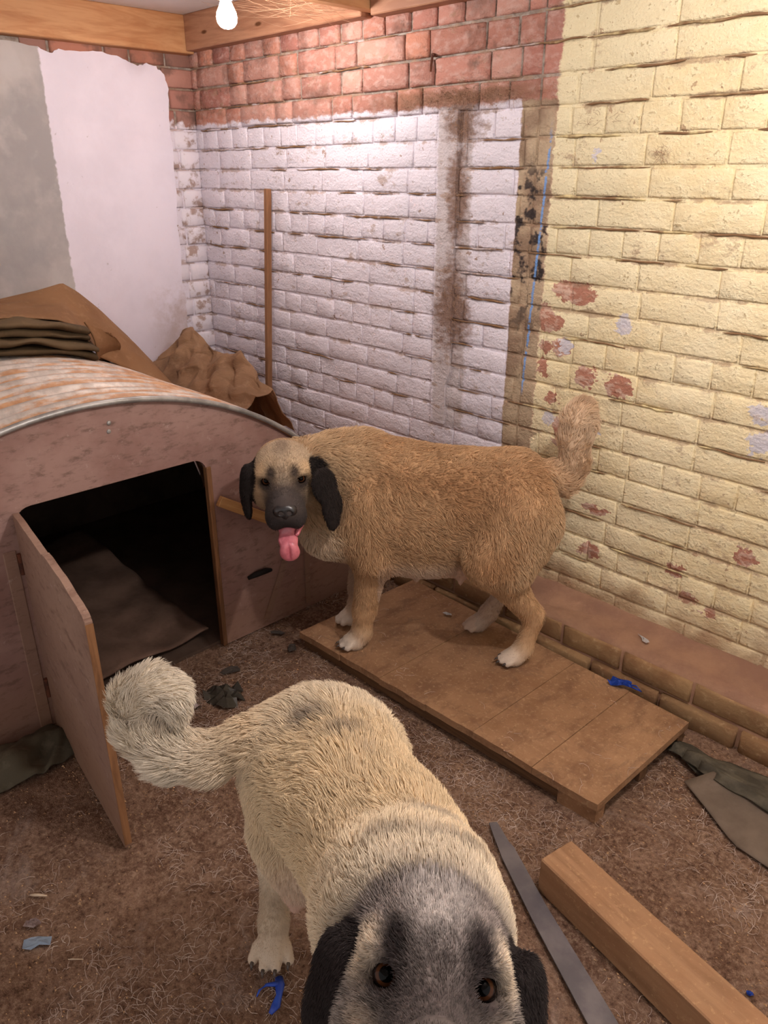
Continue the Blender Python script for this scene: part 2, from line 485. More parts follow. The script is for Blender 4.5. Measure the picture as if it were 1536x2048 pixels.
# ridges of old mortar and dust along the joints
def ridges():
    bm = bmesh.new()
    R = random.Random(11)
    z = .05 + COURSE - .0045
    while z < 2.0:
        x = WX + .05
        while x < .6:
            ln = R.uniform(.05, .34)
            dens = .62 if x > -1.42 else (.5 if z < 1.64 else .25)
            if R.random() < dens:
                m = max(3, int(ln/.022)); pts = []; rad = []
                ph = R.uniform(0, 50)
                for k in range(m+1):
                    xx = x + ln*k/m
                    pts.append((xx, WY-.0055+.002*n3((xx*20, ph, z), 1), z+.005*n3((xx*16, ph, 2.0), 1)))
                    rad.append((.0016+.0052*abs(n3((xx*23, ph, 7), 1)))*(1 if 0 < k < m else .35))
                tube(bm, pts, rad, 5)
            x += ln + R.uniform(.0, .12)
        z += COURSE
    return from_bm('mortar_ridge', bm, M_ridge, wall_right, True)
def ridge_mat():
    N = NT('ridge', .9, .15)
    X, Y, Z = N.xyz(N.pos())[:3]
    paint = N.mix(N.step(X, -1.53, -1.42), lin(226, 214, 218), lin(232, 212, 160))
    c = N.mix(N.step(N.noise(8, 4, rough=.65), .34, .52), paint, N.mix(N.noise(30, 2), lin(158, 122, 90), lin(120, 88, 62)))
    N.color(c); N.bump(N.noise(200, 2), .3, .002)
    return N.m
M_ridge = ridge_mat()
props(ridges(), kind='stuff')

# nail, hole and tufts of dog hair stuck to the wall
M_rust = simple('rusty_iron', lin(110, 62, 42), lin(70, 42, 34), 30, .8)
bm = bmesh.new(); tube(bm, [(-1.872, WY, 1.79), (-1.872, WY-.02, 1.79)], [.005, .0055], 8); tube(bm, [(-1.872, WY-.019, 1.79), (-1.874, WY-.022, 1.765), (-1.878, WY-.02, 1.745)], [.004, .004, .003], 6)
props(from_bm('iron_hook', bm, M_rust), 'small rusty iron hook driven into the bare red bricks above the white pier', 'hook')

# ------------------------------------------------------------------ left wall
wall_left = props(box('wall_left', (WX-.15, -1.6, -.05), (WX, WY, CEIL), M_mortar),
                  'left wall with smooth render, grey on the left and white towards the corner', kind='structure')
# its bricks show between the broken render and the corner
def lw_mat():
    N = NT('left_brick', .85, .25)
    X, Y, Z = N.xyz(N.pos())[:3]
    na = N.noise(9, 4); nb = N.noise(40, 3)
    bare = N.ramp(N.rand(), [(0, lin(164, 112, 100)), (.4, lin(190, 138, 122)), (.7, lin(134, 102, 92)), (1, lin(196, 132, 108))])
    bare = N.mix(N.mul(N.step(na, .48, .62), .7), bare, lin(108, 84, 74))
    whi = N.mix(N.mul(N.step(N.noise(15, 5, rough=.65), .50, .62), .8), lin(236, 226, 232), lin(158, 124, 104))
    c = N.mix(N.step(N.add(Z, N.mul(N.sub(nb, .5), .08)), 1.66, 1.64), bare, whi)
    N.color(c); N.bump(N.add(nb, na), .5, .006)
    return N.m
M_lbrick = lw_mat()
lmtx = Matrix.Translation((WX, WY, 0)) @ Matrix.Rotation(PI/2, 4, 'Z')   # local -y faces +x, local x runs along +y
lcells = []
z = .05; rr = 0
while z < 1.92:
    spans = [(-.115, -.002)] if rr % 2 else [(-.21, -.105), (-.095, -.002)]
    if z > 1.70: spans = [(-.72, -.62), (-.61, -.40), (-.39, -.29), (-.28, -.13), (-.12, -.002)] if rr % 2 else [(-.70, -.50), (-.49, -.28), (-.27, -.16), (-.15, -.002)]
    for a, b in spans:
        lcells.append((a, z, b-a, COURSE-.0085, rnd.uniform(.006, .014), (WX, WY+(a+b)/2, z+.03)))
    z += COURSE; rr += 1
lay_bricks(wall_left, lcells, M_lbrick, lmtx)
# render coat with a broken right and upper edge
E_R = [(1.905,.05),(1.912,.30),(1.905,.55),(1.911,.68),(1.896,.80),(1.902,.915),(1.89,1.02),(1.900,1.13),(1.895,1.242),(1.908,1.36),(1.905,1.45),(1.914,1.547),(1.906,1.65),(1.914,1.739),(1.918,1.79),(1.905,1.833),(1.872,1.858),(1.83,1.868),(1.79,1.856),(1.75,1.868),(1.70,1.884),(1.62,1.892),(1.55,1.886),(1.47,1.884),(1.43,1.868),(1.39,1.888),(1.25,1.895)]
def rag(pts, amp, n=5, seed=0):
    out = []
    R = random.Random(seed)
    for i in range(len(pts)-1):
        a, b = pts[i], pts[i+1]
        for k in range(n):
            t = k/n; out.append((a[0]+(b[0]-a[0])*t+R.uniform(-amp, amp), a[1]+(b[1]-a[1])*t+R.uniform(-amp, amp)))
    out.append(pts[-1]); return out
er = rag(E_R, .003, 4, 3)
prism('render_coat', [(WX+.022, y, z) for y, z in [(-1.6, .05)] + er + [(-1.6, 1.91)]], (-.024, 0, 0), M_plaster, wall_left)

# ------------------------------------------------------------------ wall plates and joist
def beam(name, lo, hi, mat, label, kind='structure'):
    return props(box(name, lo, hi, mat, None, .003), label, None, None, kind)
beam('trim_1', (WX, -1.6, BEAM_Z-.008), (WX+.07, WY-.02, CEIL), M_pineY, 'knotty orange pine wall plate over the rendered left wall')
beam('trim_2', (WX+.072, WY-.06, BEAM_Z), (-2.155, WY, CEIL), M_pineX, 'pine wall plate over the bare bricks by the corner')
beam('trim_3', (-2.105, WY-.065, BEAM_Z-.004), (1.3, WY, CEIL), M_pineX, 'pine wall plate right of the ceiling joist')
beam('trim_4', (-2.15, -1.6, BEAM_Z+.012), (-2.108, WY-.002, CEIL), M_pineY, 'pine ceiling joist running up to the brick wall')

# ------------------------------------------------------------------ bulbs
def bulb_mat(power):
    N = NT('lit_glass', .3)
    N.color(lin(255, 250, 245))
    N.bsdf.inputs['Emission Color'].default_value = (1.0, .955, .93, 1)
    N.bsdf.inputs['Emission Strength'].default_value = power
    return N.m
M_holder = simple('holder_red', lin(214, 110, 70), lin(190, 90, 60), 10, .5, bump=0)
M_flex = simple('white_flex', lin(225, 220, 212), lin(210, 205, 198), 10, .5, bump=0)
def lathe(bm, prof, cx, cy, sides=24):
    rings = []
    for r, z in prof:
        if r < 1e-5: rings.append([bm.verts.new((cx, cy, z))])
        else: rings.append([bm.verts.new((cx+r*math.cos(2*PI*k/sides), cy+r*math.sin(2*PI*k/sides), z)) for k in range(sides)])
    for a, b in zip(rings, rings[1:]):
        for k in range(sides):
            k2 = (k+1) % sides
            if len(a) == 1: bm.faces.new((a[0], b[k2], b[k]))
            elif len(b) == 1: bm.faces.new((a[k], a[k2], b[0]))
            else: bm.faces.new((a[k], a[k2], b[k2], b[k]))
def make_bulb(loc, power, label):
    x, y, z = loc
    e = props(empty('light_bulb', (x, y, z)), label, 'light bulb', 'bare bulbs on the ceiling')
    bm = bmesh.new()
    lathe(bm, [(0, -.034), (.012, -.0325), (.022, -.027), (.029, -.017), (.031, -.004), (.028, .010), (.021, .024), (.016, .036), (.0145, .044), (0, .044)], 0, 0)
    from_bm('glass_globe', bm, bulb_mat(power), e, True)
    bm = bmesh.new(); lathe(bm, [(0, .040), (.019, .040), (.022, .046), (.021, .078), (.013, .090), (.006, .094), (0, .094)], 0, 0)
    from_bm('bulb_holder', bm, M_holder, e, True)
    bm = bmesh.new(); tube(bm, [(0, 0, .090), (.002, .001, .115), (0, 0, CEIL-z-.018)], .0035, 8)
    from_bm('flex', bm, M_flex, e, True)
    bm = bmesh.new(); lathe(bm, [(0, CEIL-z-.03), (.02, CEIL-z-.028), (.036, CEIL-z-.012), (.038, CEIL-z), (0, CEIL-z)], 0, 0)
    from_bm('ceiling_rose', bm, M_flex, e, True)
make_bulb(BULB_A, BULB_POWER_A, 'lit bare bulb in a red holder hanging from the ceiling near the corner')
make_bulb(BULB_B, BULB_POWER_B, 'lit bare bulb over the middle of the floor')

# cobwebs strung between the joist and the wall plate
M_web = simple('cobweb', lin(190, 150, 120), lin(170, 130, 100), 10, .9, bump=0)
bm = bmesh.new(); R = random.Random(5)
for k in range(46):
    a = Vector((R.uniform(-2.75, -2.2), R.uniform(1.75, 1.98), R.uniform(1.96, 2.045))); b = Vector((R.uniform(-2.3, -2.15), R.uniform(1.80, 2.03), R.uniform(1.90, 1.97)))
    m = (a+b)/2 + Vector((0, 0, -R.uniform(.005, .03)))
    tube(bm, [a, (a+m)/2-Vector((0, 0, .004)), m, (b+m)/2-Vector((0, 0, .003)), b], .00045, 3)
props(from_bm('cobweb', bm, M_web), 'dusty cobweb threads strung under the ceiling beside the joist', 'cobweb', kind='stuff')

# ------------------------------------------------------------------ leaning batten
M_batten = wood_mat('batten_wood', lin(152, 108, 76), lin(126, 86, 58), 'Z', False, .75)
bt = props(box('wooden_batten', (-.011, -.012, 0), (.011, .012, 1.40), M_batten, None, .002), 'thin brown batten leaning upright against the white brick wall', 'batten')
bt.location = (-2.752, 1.925, .0); bt.rotation_euler = (math.radians(-4.1), math.radians(-.4), 0)

# ------------------------------------------------------------------ kennel
KX, KC, KZ, KR = -1.943, .80, -.18, 1.07       # front plane, middle of the arch, its centre height, radius
KB = -3.22
def roof_z(y, r=KR): return math.sqrt(max(r*r-(y-KC)**2, 0))+KZ

def corr_mat():
    N = NT('corrugated_iron', .55, .4)
    X, Y, Z = N.xyz(N.obj())[:3]
    na = N.noise(3.2, 5, rough=.6); nb = N.noise(22, 4, rough=.65); nc = N.noise(9, 5, N.scale(N.obj(), (3.5, .8, .8)), rough=.65)
    galv = N.mix(N.step(nb, .35, .65), lin(222, 210, 200), lin(190, 178, 168))
    dust = N.mix(N.step(nb, .35, .65), lin(206, 158, 118), lin(184, 134, 96))
    wave = N.math('SINE', N.mul(N.sub(X, KX+.012), 2*PI/.0762))
    f = N.step(N.add(N.add(nc, N.mul(wave, -.13)), N.mul(N.sub(Y, .95), .30)), .40, .56)
    c = N.mix(f, galv, dust)
    c = N.mix(N.step(nc, .70, .73), c, lin(236, 230, 226))
    N.color(c); N.put(N.bsdf.inputs['Metallic'], N.mul(N.inv(f), .35)); N.bump(nb, .25, .002)
    return N.m
M_corr = corr_mat()
def ply_mat(name, a, b, stain, sc=4):
    N = NT(name, .75, .3)
    X, Y, Z = N.xyz(N.obj())[:3]
    na = N.noise(sc, 5, N.obj(), rough=.62); nb = N.noise(16, 5, N.scale(N.obj(), (1, 1, 2.6)), rough=.7); nc = N.noise(70, 3, N.scale(N.obj(), (1, .3, 1)))
    c = N.mix(N.step(na, .36, .62), a, b)
    c = N.mix(N.mul(N.step(nb, .50, .68), .75), c, stain)
    c = N.mix(N.mul(N.step(nc, .52, .7), .25), c, stain)
    c = N.mix(N.mul(N.step(N.noise(20, 5, N.obj(), rough=.75), .60, .70), .5), c, lin(196, 170, 158))
    low = N.step(N.add(Z, N.mul(na, .5)), .55, .28)
    c = N.mix(N.mul(low, .55), c, lin(134, 96, 70))
    N.color(c); N.bump(N.add(nb, nc), .2, .002)
    return N.m
M_plyfront = ply_mat('ply_front', lin(168, 134, 124), lin(150, 114, 104), lin(116, 90, 80))
M_plydoor = ply_mat('ply_door', lin(164, 132, 114), lin(150, 118, 102), lin(126, 96, 82), 2.5)
M_plyedge = wood_mat('ply_edge', lin(158, 112, 76), lin(116, 80, 54), 'Z', False)
M_galv = simple('galvanised', lin(186, 182, 178), lin(150, 146, 142), 18, .45, .5, .2, 60, .002, .5)
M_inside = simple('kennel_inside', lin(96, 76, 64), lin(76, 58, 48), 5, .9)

kennel = props(empty('dog_kennel', ((KX+KB)/2, KC, 0)), 'arched dog kennel with corrugated iron roof, plywood front and open doorway', 'kennel')
K0 = Vector(kennel.location)
def kpart(o):
    o.matrix_parent_inverse = Matrix.Translation(-K0); return o
def roof():
    nx, ny = 204, 60
    x0, x1 = KX+.012, KB
    th = [math.radians(a) for a in np.linspace(9.8, 170.2, ny+1)]
    def pt(i, j, off):
        x = x0+(x1-x0)*i/nx
        r = KR + off + .0085*math.sin(2*PI*(x-x0)/.0762) + .004*n3((x, th[j]*1.2, 0), 3, 4)
        return (x, KC-r*math.cos(th[j]), KZ+r*math.sin(th[j]))
    V = [pt(i, j, .010) for i in range(nx+1) for j in range(ny+1)] + [pt(i, j, .0075) for i in range(nx+1) for j in range(ny+1)]
    w = ny+1; off = (nx+1)*w; F = []
    for i in range(nx):
        for j in range(ny):
            a, b, c, d = i*w+j, (i+1)*w+j, (i+1)*w+j+1, i*w+j+1
            F.append((a, b, c, d)); F.append((off+d, off+c, off+b, off+a))
    for i in range(nx): F.append((i*w, off+i*w, off+(i+1)*w, (i+1)*w)); F.append((i*w+ny, (i+1)*w+ny, off+(i+1)*w+ny, off+i*w+ny))
    for j in range(ny): F.append((j, j+1, off+j+1, off+j))
    return mesh('roof_sheet', V, F, M_corr, kennel, True)
kpart(roof())
bm = bmesh.new()
arc = []
for a in np.linspace(9.8, 170.2, 90):
    a = math.radians(a); k = .0018*n3((a*30, 0, 0), 1)
    arc.append((KX+.014+k, KC-(KR+.009)*math.cos(a), KZ+(KR+.009)*math.sin(a)))
tube(bm, arc, .0085, 6)
kpart(from_bm('roof_rim', bm, M_galv, kennel, True))
# front panel: one plywood sheet cut to the arch, with a doorway down to the ground
out = []
ya, yb = KC-math.sqrt(KR*KR-KZ*KZ)+.01, KC+math.sqrt(KR*KR-KZ*KZ)-.01
DY0, DY1, DZ, cr = .571, 1.140, .668, .045
out.append((ya, 0)); 
for y in np.linspace(ya+.001, yb-.001, 70): out.append((y, roof_z(y)))
out.append((yb, 0)); out += [(DY1, 0), (DY1, DZ-cr)]
out += [(DY1-cr+cr*math.cos(a), DZ-cr+cr*math.sin(a)) for a in np.linspace(.25, PI/2, 6)]
out += [(DY0+cr-cr*math.sin(a), DZ-cr+cr*math.cos(a)) for a in np.linspace(0, PI/2, 7)]
out += [(DY0, 0)]
kpart(prism('front_panel', [(KX, y, z) for y, z in out], (-.018, 0, 0), M_plyfront, kennel))
bo = [(ya, 0)] + [(y, roof_z(y)-.012) for y in np.linspace(ya+.001, yb-.001, 50)] + [(yb, 0)]
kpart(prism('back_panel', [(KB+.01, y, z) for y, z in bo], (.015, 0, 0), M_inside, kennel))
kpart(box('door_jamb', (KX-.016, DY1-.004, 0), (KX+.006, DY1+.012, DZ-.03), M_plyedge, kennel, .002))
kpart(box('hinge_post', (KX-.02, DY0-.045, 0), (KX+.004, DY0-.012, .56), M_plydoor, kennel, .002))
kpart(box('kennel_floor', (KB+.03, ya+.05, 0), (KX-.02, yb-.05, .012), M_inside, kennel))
# batten across the right of the front, its left end sprung away
bl = box('latch_batten', (0, 0, -.017), (.018, .215, .017), wood_mat('latch_wood', lin(206, 158, 104), lin(178, 126, 78), 'Y', True), kennel, .002)
bl.matrix_parent_inverse = Matrix.Translation(-K0); bl.location = (KX+.001, 1.166, .522); bl.rotation_euler = (math.radians(-33), 0, 0)
for (y, z) in ((.857, .838), (.853, .815)):
    bm = bmesh.new(); bmesh.ops.create_uvsphere(bm, u_segments=10, v_segments=6, radius=.0065)
    bmesh.ops.scale(bm, vec=(.5, 1, 1), verts=bm.verts); bmesh.ops.translate(bm, vec=(KX+.001, y, z), verts=bm.verts)
    kpart(from_bm('bolt_head', bm, M_galv, kennel, True))
M_black = simple('black_rubber', lin(34, 28, 26), lin(24, 20, 18), 10, .7)
bm = bmesh.new(); tube(bm, [(KX+.004, 1.252, .214), (KX+.012, 1.28, .222), (KX+.014, 1.32, .222), (KX+.005, 1.346, .212)], [.006, .010, .010, .006], 8)
kpart(from_bm('pull_handle', bm, M_black, kennel, True))
for k, (y0, z0, y1, z1, w) in enumerate(((1.315, .03, 1.42, .25, .012), (1.50, .02, 1.505, .30, .010))):
    a, b = Vector((KX+.0005, y0, z0)), Vector((KX+.0005, y1, z1)); t = (b-a).normalized(); q = Vector((0, -t.z, t.y))*w
    kpart(prism('cover_strip', [a-q, a+q, b+q, b-q], (.006, 0, 0), M_plydoor, kennel))
# the door stands open towards the camera
dlen = Vector((-1.383-(KX+.012), .497-.566, 0)); dl = dlen.length; dd = dlen.normalized(); dn = Vector((-dd.y, dd.x, 0))
dout = [(0, .004), (dl, .0), (dl-.002, .30), (dl, .615), (dl-.012, .628), (dl-.04, .634), (dl*.72, .652), (dl*.5, .658), (dl*.46, .652), (dl*.2, .660), (0, .664)]
dout = rag(dout+[dout[0]], .0016, 5, 8)[:-1]
door = kpart(prism('door', [Vector((KX+.012, .566, 0)) + dd*a + Vector((0, 0, b)) for a, b in dout], dn*.016, M_plydoor, kennel))
def dpart(o): o.matrix_parent_inverse = Matrix(); return o
es = [Vector((KX+.012, .566, 0)) + dd*(dl+.0012) + Vector((0, 0, z)) + dn*.008 for z in np.linspace(.01, .61, 9)]
bm = bmesh.new()
for i in range(8):
    c = (es[i]+es[i+1])/2
    bm_box(bm, (-.0014, -.0082, -.038), (.0014, .0082, .038), Matrix.Translation(c) @ Matrix.Rotation(math.atan2(dd.y, dd.x), 4, 'Z'))
dpart(from_bm('split_edge', bm, M_plyedge, door))
for z in (.13, .52):
    bm = bmesh.new(); tube(bm, [(KX+.008, .5635, z-.03), (KX+.008, .5635, z+.03)], .006, 8)
    bm_box(bm, (KX, .528, z-.028), (KX+.003, .562, z+.028))
    dpart(from_bm('hinge', bm, M_rust, door))

# old bedding inside the kennel
M_bed = simple('bedding_cloth', lin(118, 92, 78), lin(92, 70, 58), 6, .95, bump=.5)
def bed(u, v):
    x, y = -2.0-.95*u, .62+.50*v
    z = .03 + .05*u + .03*abs(n3((x*3, y*4, 0), 1, 3)) + .012*n3((x*9, y*9, 0), 1, 6)
    return (x, y+.05*n3((x*2, 0, 1), 1), max(z, .018))
props(sheet('dog_bedding', bed, 40, 30, M_bed, None, .006), 'dark crumpled bedding cloth on the floor inside the kennel', 'bedding')

# ------------------------------------------------------------------ tarpaulins
def tarp_mat(name, a, b, c3):
    N = NT(name, .8, .25)
    na = N.noise(3, 5, N.obj(), rough=.6); nb = N.noise(24, 4, N.obj(), rough=.65); nc = N.noise(500, 2, N.obj())
    c = N.mix(N.step(na, .35, .65), a, b); c = N.mix(N.mul(N.step(nb, .5, .72), .5), c, c3)
    N.color(c); N.bump(N.add(N.mul(nb, .6), N.mul(nc, .25)), .35, .003)
    return N.m
M_tarp = tarp_mat('tarp_canvas', lin(142, 104, 72), lin(124, 88, 58), lin(160, 122, 90))
M_tarpdark = tarp_mat('tarp_folded', lin(102, 82, 58), lin(78, 62, 44), lin(124, 98, 70))
M_sack = tarp_mat('sack_canvas', lin(146, 112, 84), lin(122, 90, 66), lin(166, 132, 104))

tarp = props(empty('folded_tarpaulin', (-2.9, 1.0, roof_z(1.0)+.02)), 'brown canvas tarpaulin heaped and folded on top of the kennel roof', 'tarpaulin')
T0 = Vector(tarp.location)
def tpart(o): o.matrix_parent_inverse = Matrix.Translation(-T0); return o
RY = [.30, .60, .90, 1.10, 1.19, 1.24, 1.32, 1.42, 1.53, 1.60]
RZ = [.93, 1.00, 1.035, 1.065, 1.085, 1.050, .975, .865, .700, .58]
FY = [.30, 1.05, 1.12, 1.18, 1.30, 1.60]
FZ = [.130, .128, .112, .022, .004, .003]
def cover(u, v):
    y = .30+1.20*u
    xr = -2.95 - .10*math.sin(u*5)*.3
    xf = -2.66 - .03*max(0, (y-1.1)/.4) + .012*n3((y*5, 0, 0), 1)
    yy = y + .02*n3((y*3, v*3, 1), 1)
    rz = float(np.interp(y, RY, RZ)); fz = roof_z(y)+.012+float(np.interp(y, FY, FZ))
    rz = max(rz, roof_z(y)+.03)
    if v < .62:
        t = v/.62; x = xf+(xr-xf)*t
        s = t**.8
        z = fz+(rz-fz)*s + .035*math.sin(PI*t)*(.3+.7*n3((y*3.2, t*1.5, 2), 1, 1))*(1 if y < 1.12 else .45)
        z += .012*n3((y*7-t*4, t*3, 3), 1, 2)*math.sin(PI*t)
    else:
        t = (v-.62)/.38; x = xr+(WX+.05-xr)*t
        z = rz + (roof_z(y)+.06-rz)*t*.8
    return (x, yy, max(z, roof_z(y)+.022))
tpart(sheet('cover_sheet', cover, 90, 60, M_tarp, tarp, .004))
def fold_layer(k):
    y1 = 1.172 - .010*k + (.01 if k % 2 else 0)
    hd, ht = .135-.006*k+(.018 if k == 1 else -.008 if k == 2 else 0), .0165
    xc = -2.755 + .008*k
    V = []; F = []; ny, ns = 44, 20
    for i in range(ny+1):
        y = .25+(y1-.25)*i/ny
        sc = 1.0 if i < ny else .7
        cz = roof_z(y)+.034+.029*k + .006*n3((y*5, k*5, 0), 1) + .004*n3((y*13, k*9, 0), 1)
        for s in range(ns):
            a = 2*PI*s/ns
            ca, sa = math.cos(a), math.sin(a)
            x = xc + hd*sc*math.copysign(abs(ca)**.6, ca) + .006*n3((y*6, a, k*3.0), 1)
            z = cz + ht*sc*math.copysign(abs(sa)**.8, sa)*(1+.6*n3((y*7, ca*2, k*7.0), 1)) + .009*n3((y*12, x*16, k), 1)
            V.append((x, y, z))
    for i in range(ny):
        for s in range(ns):
            s2 = (s+1) % ns; F.append((i*ns+s, i*ns+s2, (i+1)*ns+s2, (i+1)*ns+s))
    F.append(tuple(range(ns))); F.append(tuple(ny*ns+s for s in range(ns-1, -1, -1)))
    tpart(mesh('fold_layer', V, F, M_tarpdark, tarp, True))
for k in range(4): fold_layer(k)
# the flap that wraps round the end of the folds
def flap(u, v):
    y = 1.135+.10*u+.02*v
    a = v*PI*.55
    x = -2.655-.012*u-.10*u*v
    top = roof_z(1.135)+.145
    z = top+(roof_z(y)+.022-top)*(v*.9+.1*math.sin(a)) - .05*u*(1-v) + .006*n3((u*6, v*6, 3), 1)
    return (x+.02*math.sin(v*PI)*(1-u), y+.03*math.sin(v*PI)*(.3+u), z)
tpart(sheet('end_flap', flap, 16, 24, M_tarp, tarp, .005))

# crumpled canvas pushed between the roof and the brick wall
CR = [(rnd.uniform(0, 1), rnd.uniform(0, 1), rnd.uniform(0, PI), rnd.uniform(.7, 1.5)) for _ in range(7)]
def crumple(u, v, f=1.25):
    s = 0
    for (a, b, th, w) in CR:
        t = ((u-a)*math.cos(th)+(v-b)*math.sin(th))*6*w*f
        s += abs((t % 2)-1)-.5
    return s/len(CR)*2.2
def sack(u, v):
    x = -3.04+.64*u
    top = .775 + .05*math.sin(u*4.2+.4) + .035*math.sin(u*11) + .02*n3((u*9, 0, 0), 1)
    yb_, zb_ = 1.515+.03*u, roof_z(1.515+.03*u)+.03
    if v < .66:
        t = v/.66
        y = yb_+(1.72-yb_)*t; z = zb_+(top-zb_)*(t**.85)
    else:
        t = (v-.66)/.34; y = 1.72+.10*t; z = top-(top-.50)*t
    c = crumple(u*1.3, v)
    y2 = y+.035*c*min(1, v*5); x2 = x+.02*crumple(v, u)
    z2 = z+.035*crumple(u, v+.4)*min(1, v*5)
    return (x2, y2, max(z2, roof_z(y2)+.028))
props(sheet('crumpled_sacking', sack, 70, 56, M_sack, None, .003, False), 'crumpled brown sacking stuffed between kennel roof and white bricks', 'sacking')

# dark cloth on the floor left of the open door
def cloth(u, v):
    x, y = -1.925+.17*u, .27+.30*v
    z = .010+.060*math.sin(PI*min(1, max(0, u*1.02)))**.7*math.sin(PI*min(1, v))**.6*(.6+1.1*n3((x*10, y*10, 0), 1, 1)) + .034*abs(n3((x*20+y*16, y*9, 0), 1, 4))*math.sin(PI*min(1, v))**.4
    return (x+.02*n3((y*8, 0, 3), 1), y+.03*n3((x*9, 1, 3), 1), max(z, .008))
M_cloth = tarp_mat('olive_cloth', lin(92, 84, 68), lin(66, 60, 48), lin(122, 112, 94))
props(sheet('ground_cloth', cloth, 44, 44, M_cloth, None, .004), 'crumpled dark olive cloth lying on the floor beside the open kennel door', 'cloth')

# ------------------------------------------------------------------ stepped brick footing along the wall
LY, LZ = 1.868, .145
def ledge_mat(name, mortar):
    N = NT(name, .9, .2)
    na = N.noise(7, 5, rough=.65); nb = N.noise(45, 4, rough=.65)
    if mortar: c = N.mix(N.step(na, .35, .65), lin(150, 112, 84), lin(112, 80, 58))
    else:
        c = N.mix(N.rand(), lin(176, 140, 98), lin(142, 110, 78))
        c = N.mix(N.mul(N.step(na, .42, .62), .7), c, lin(136, 98, 68))
    c = N.mix(N.mul(N.step(nb, .55, .7), .4), c, lin(200, 168, 126))
    N.color(c); N.bump(N.add(na, nb), .6, .006)
    return N.m
M_ledge = ledge_mat('footing_mortar', True); M_ledgeb = ledge_mat('footing_brick', False)
M_ledgetop = simple('footing_dust', lin(166, 128, 102), lin(146, 110, 90), 8, .95, .15, .6, 40, .006)
bm = bmesh.new()
nx = 110
for i in range(nx+1):
    x = WX+.02+(1.3-WX)*i/nx
    e = .006*n3((x*9, 0, 0), 1)
    prof = [(LY+.012+e, -.03), (LY+.012+e, LZ-.014), (LY+.02+e, LZ-.003+.004*n3((x*13, 2, 0), 1)), (LY+.06, LZ+.004*n3((x*7, 4, 0), 1)), (LY+.12, LZ+.004+.005*n3((x*8, 9, 0), 1)), (WY+.005, LZ+.022+.006*n3((x*6, 6, 0), 1))]
    for (y, z) in prof: bm.verts.new((x, y, z))
bm.verts.ensure_lookup_table()
for i in range(nx):
    for j in range(5): bm.faces.new((bm.verts[i*6+j], bm.verts[(i+1)*6+j], bm.verts[(i+1)*6+j+1], bm.verts[i*6+j+1]))
footing = props(from_bm('trim_5', bm, M_ledgetop, None, True), 'stepped brick footing caked with brown dust along the yellow wall', kind='structure')
fc = []
for row, z in enumerate((-.008, .068)):
    x = WX+.05 - (.11 if row else 0)
    while x < .9:
        w = .215*rnd.uniform(.93, 1.05)
        if x > -3.2: fc.append((x, z, w, .066, rnd.uniform(.004, .014)+(.012 if row == 0 else 0), (x+w/2, LY, z+.03)))
        x += w+rnd.uniform(.008, .014)
lay_bricks(footing, fc, M_ledgeb, Matrix.Translation((0, LY+.012, 0)))

# ------------------------------------------------------------------ wooden platform the standing dog is on
M_board = NT('platform_board', .85, .25)
def board_mat(N):
    na = N.noise(3.2, 5, N.obj(), rough=.62); nb = N.noise(15, 5, N.scale(N.obj(), (1, .5, 1)), rough=.7); nc = N.noise(80, 4, N.obj(), rough=.7)
    c = N.mix(N.step(na, .36, .64), lin(170, 130, 96), lin(144, 106, 76))
    c = N.mix(N.mul(N.step(nb, .46, .66), .7), c, lin(124, 90, 66))
    c = N.mix(N.mul(N.step(nc, .52, .68), .4), c, lin(200, 164, 126))
    c = N.mix(N.mul(N.step(N.noise(6, 6, N.obj(), rough=.7, dist=2.0), .56, .64), .5), c, lin(126, 96, 74))
    N.color(c); N.bump(N.add(nb, nc), .5, .004); return N.m
M_board = board_mat(M_board)
M_pframe = wood_mat('platform_frame', lin(122, 88, 60), lin(88, 62, 42), 'X', False, .85)
plat = props(empty('wooden_platform', (-1.20, 1.59, 0)), 'low dusty wooden platform under the tan dog, beside the yellow wall', 'platform')
P0 = Vector(plat.location)
def ppart(o): o.matrix_parent_inverse = Matrix.Translation(-P0); return o
PC = [(-1.755, 1.318), (-.652, 1.352), (-.640, 1.800), (-1.74, 1.846)]      # corners of the top
def pl(u, v):
    a = Vector(PC[0]).lerp(Vector(PC[1]), u); b = Vector(PC[3]).lerp(Vector(PC[2]), u); return a.lerp(b, v)
cuts = [0, .175, .335, .50, .655, .83, 1.0]
for k in range(6):
    u0, u1 = cuts[k]+.0006, cuts[k+1]-.0006
    R = random.Random(k)
    o = []
    for t in np.linspace(u0, u1, 7): p = pl(t, 0); o.append((p.x, p.y-R.uniform(0, .004), .062))
    for t in np.linspace(u1, u0, 7): p = pl(t, 1); o.append((p.x, p.y, .062))
    dz = R.uniform(-.0015, .0015)
    ppart(prism('plank', [(x, y, z+dz) for x, y, z in o], (0, 0, -.022), M_board, plat))
for (v0, v1, zz) in ((.025, .11, .0), (.46, .54, .0), (.90, .98, .0)):
    a, b, c, d = pl(.004, v0), pl(.996, v0), pl(.996, v1), pl(.004, v1)
    ppart(prism('bearer', [(p.x, p.y, zz) for p in (a, b, c, d)], (0, 0, .0395), M_pframe, plat))
a, b, c, d = pl(.90, .005), pl(.997, .005), pl(.997, .09), pl(.90, .09)
ppart(prism('corner_block', [(p.x, p.y, -.004) for p in (a, b, c, d)], (0, 0, .0438), M_board, plat))

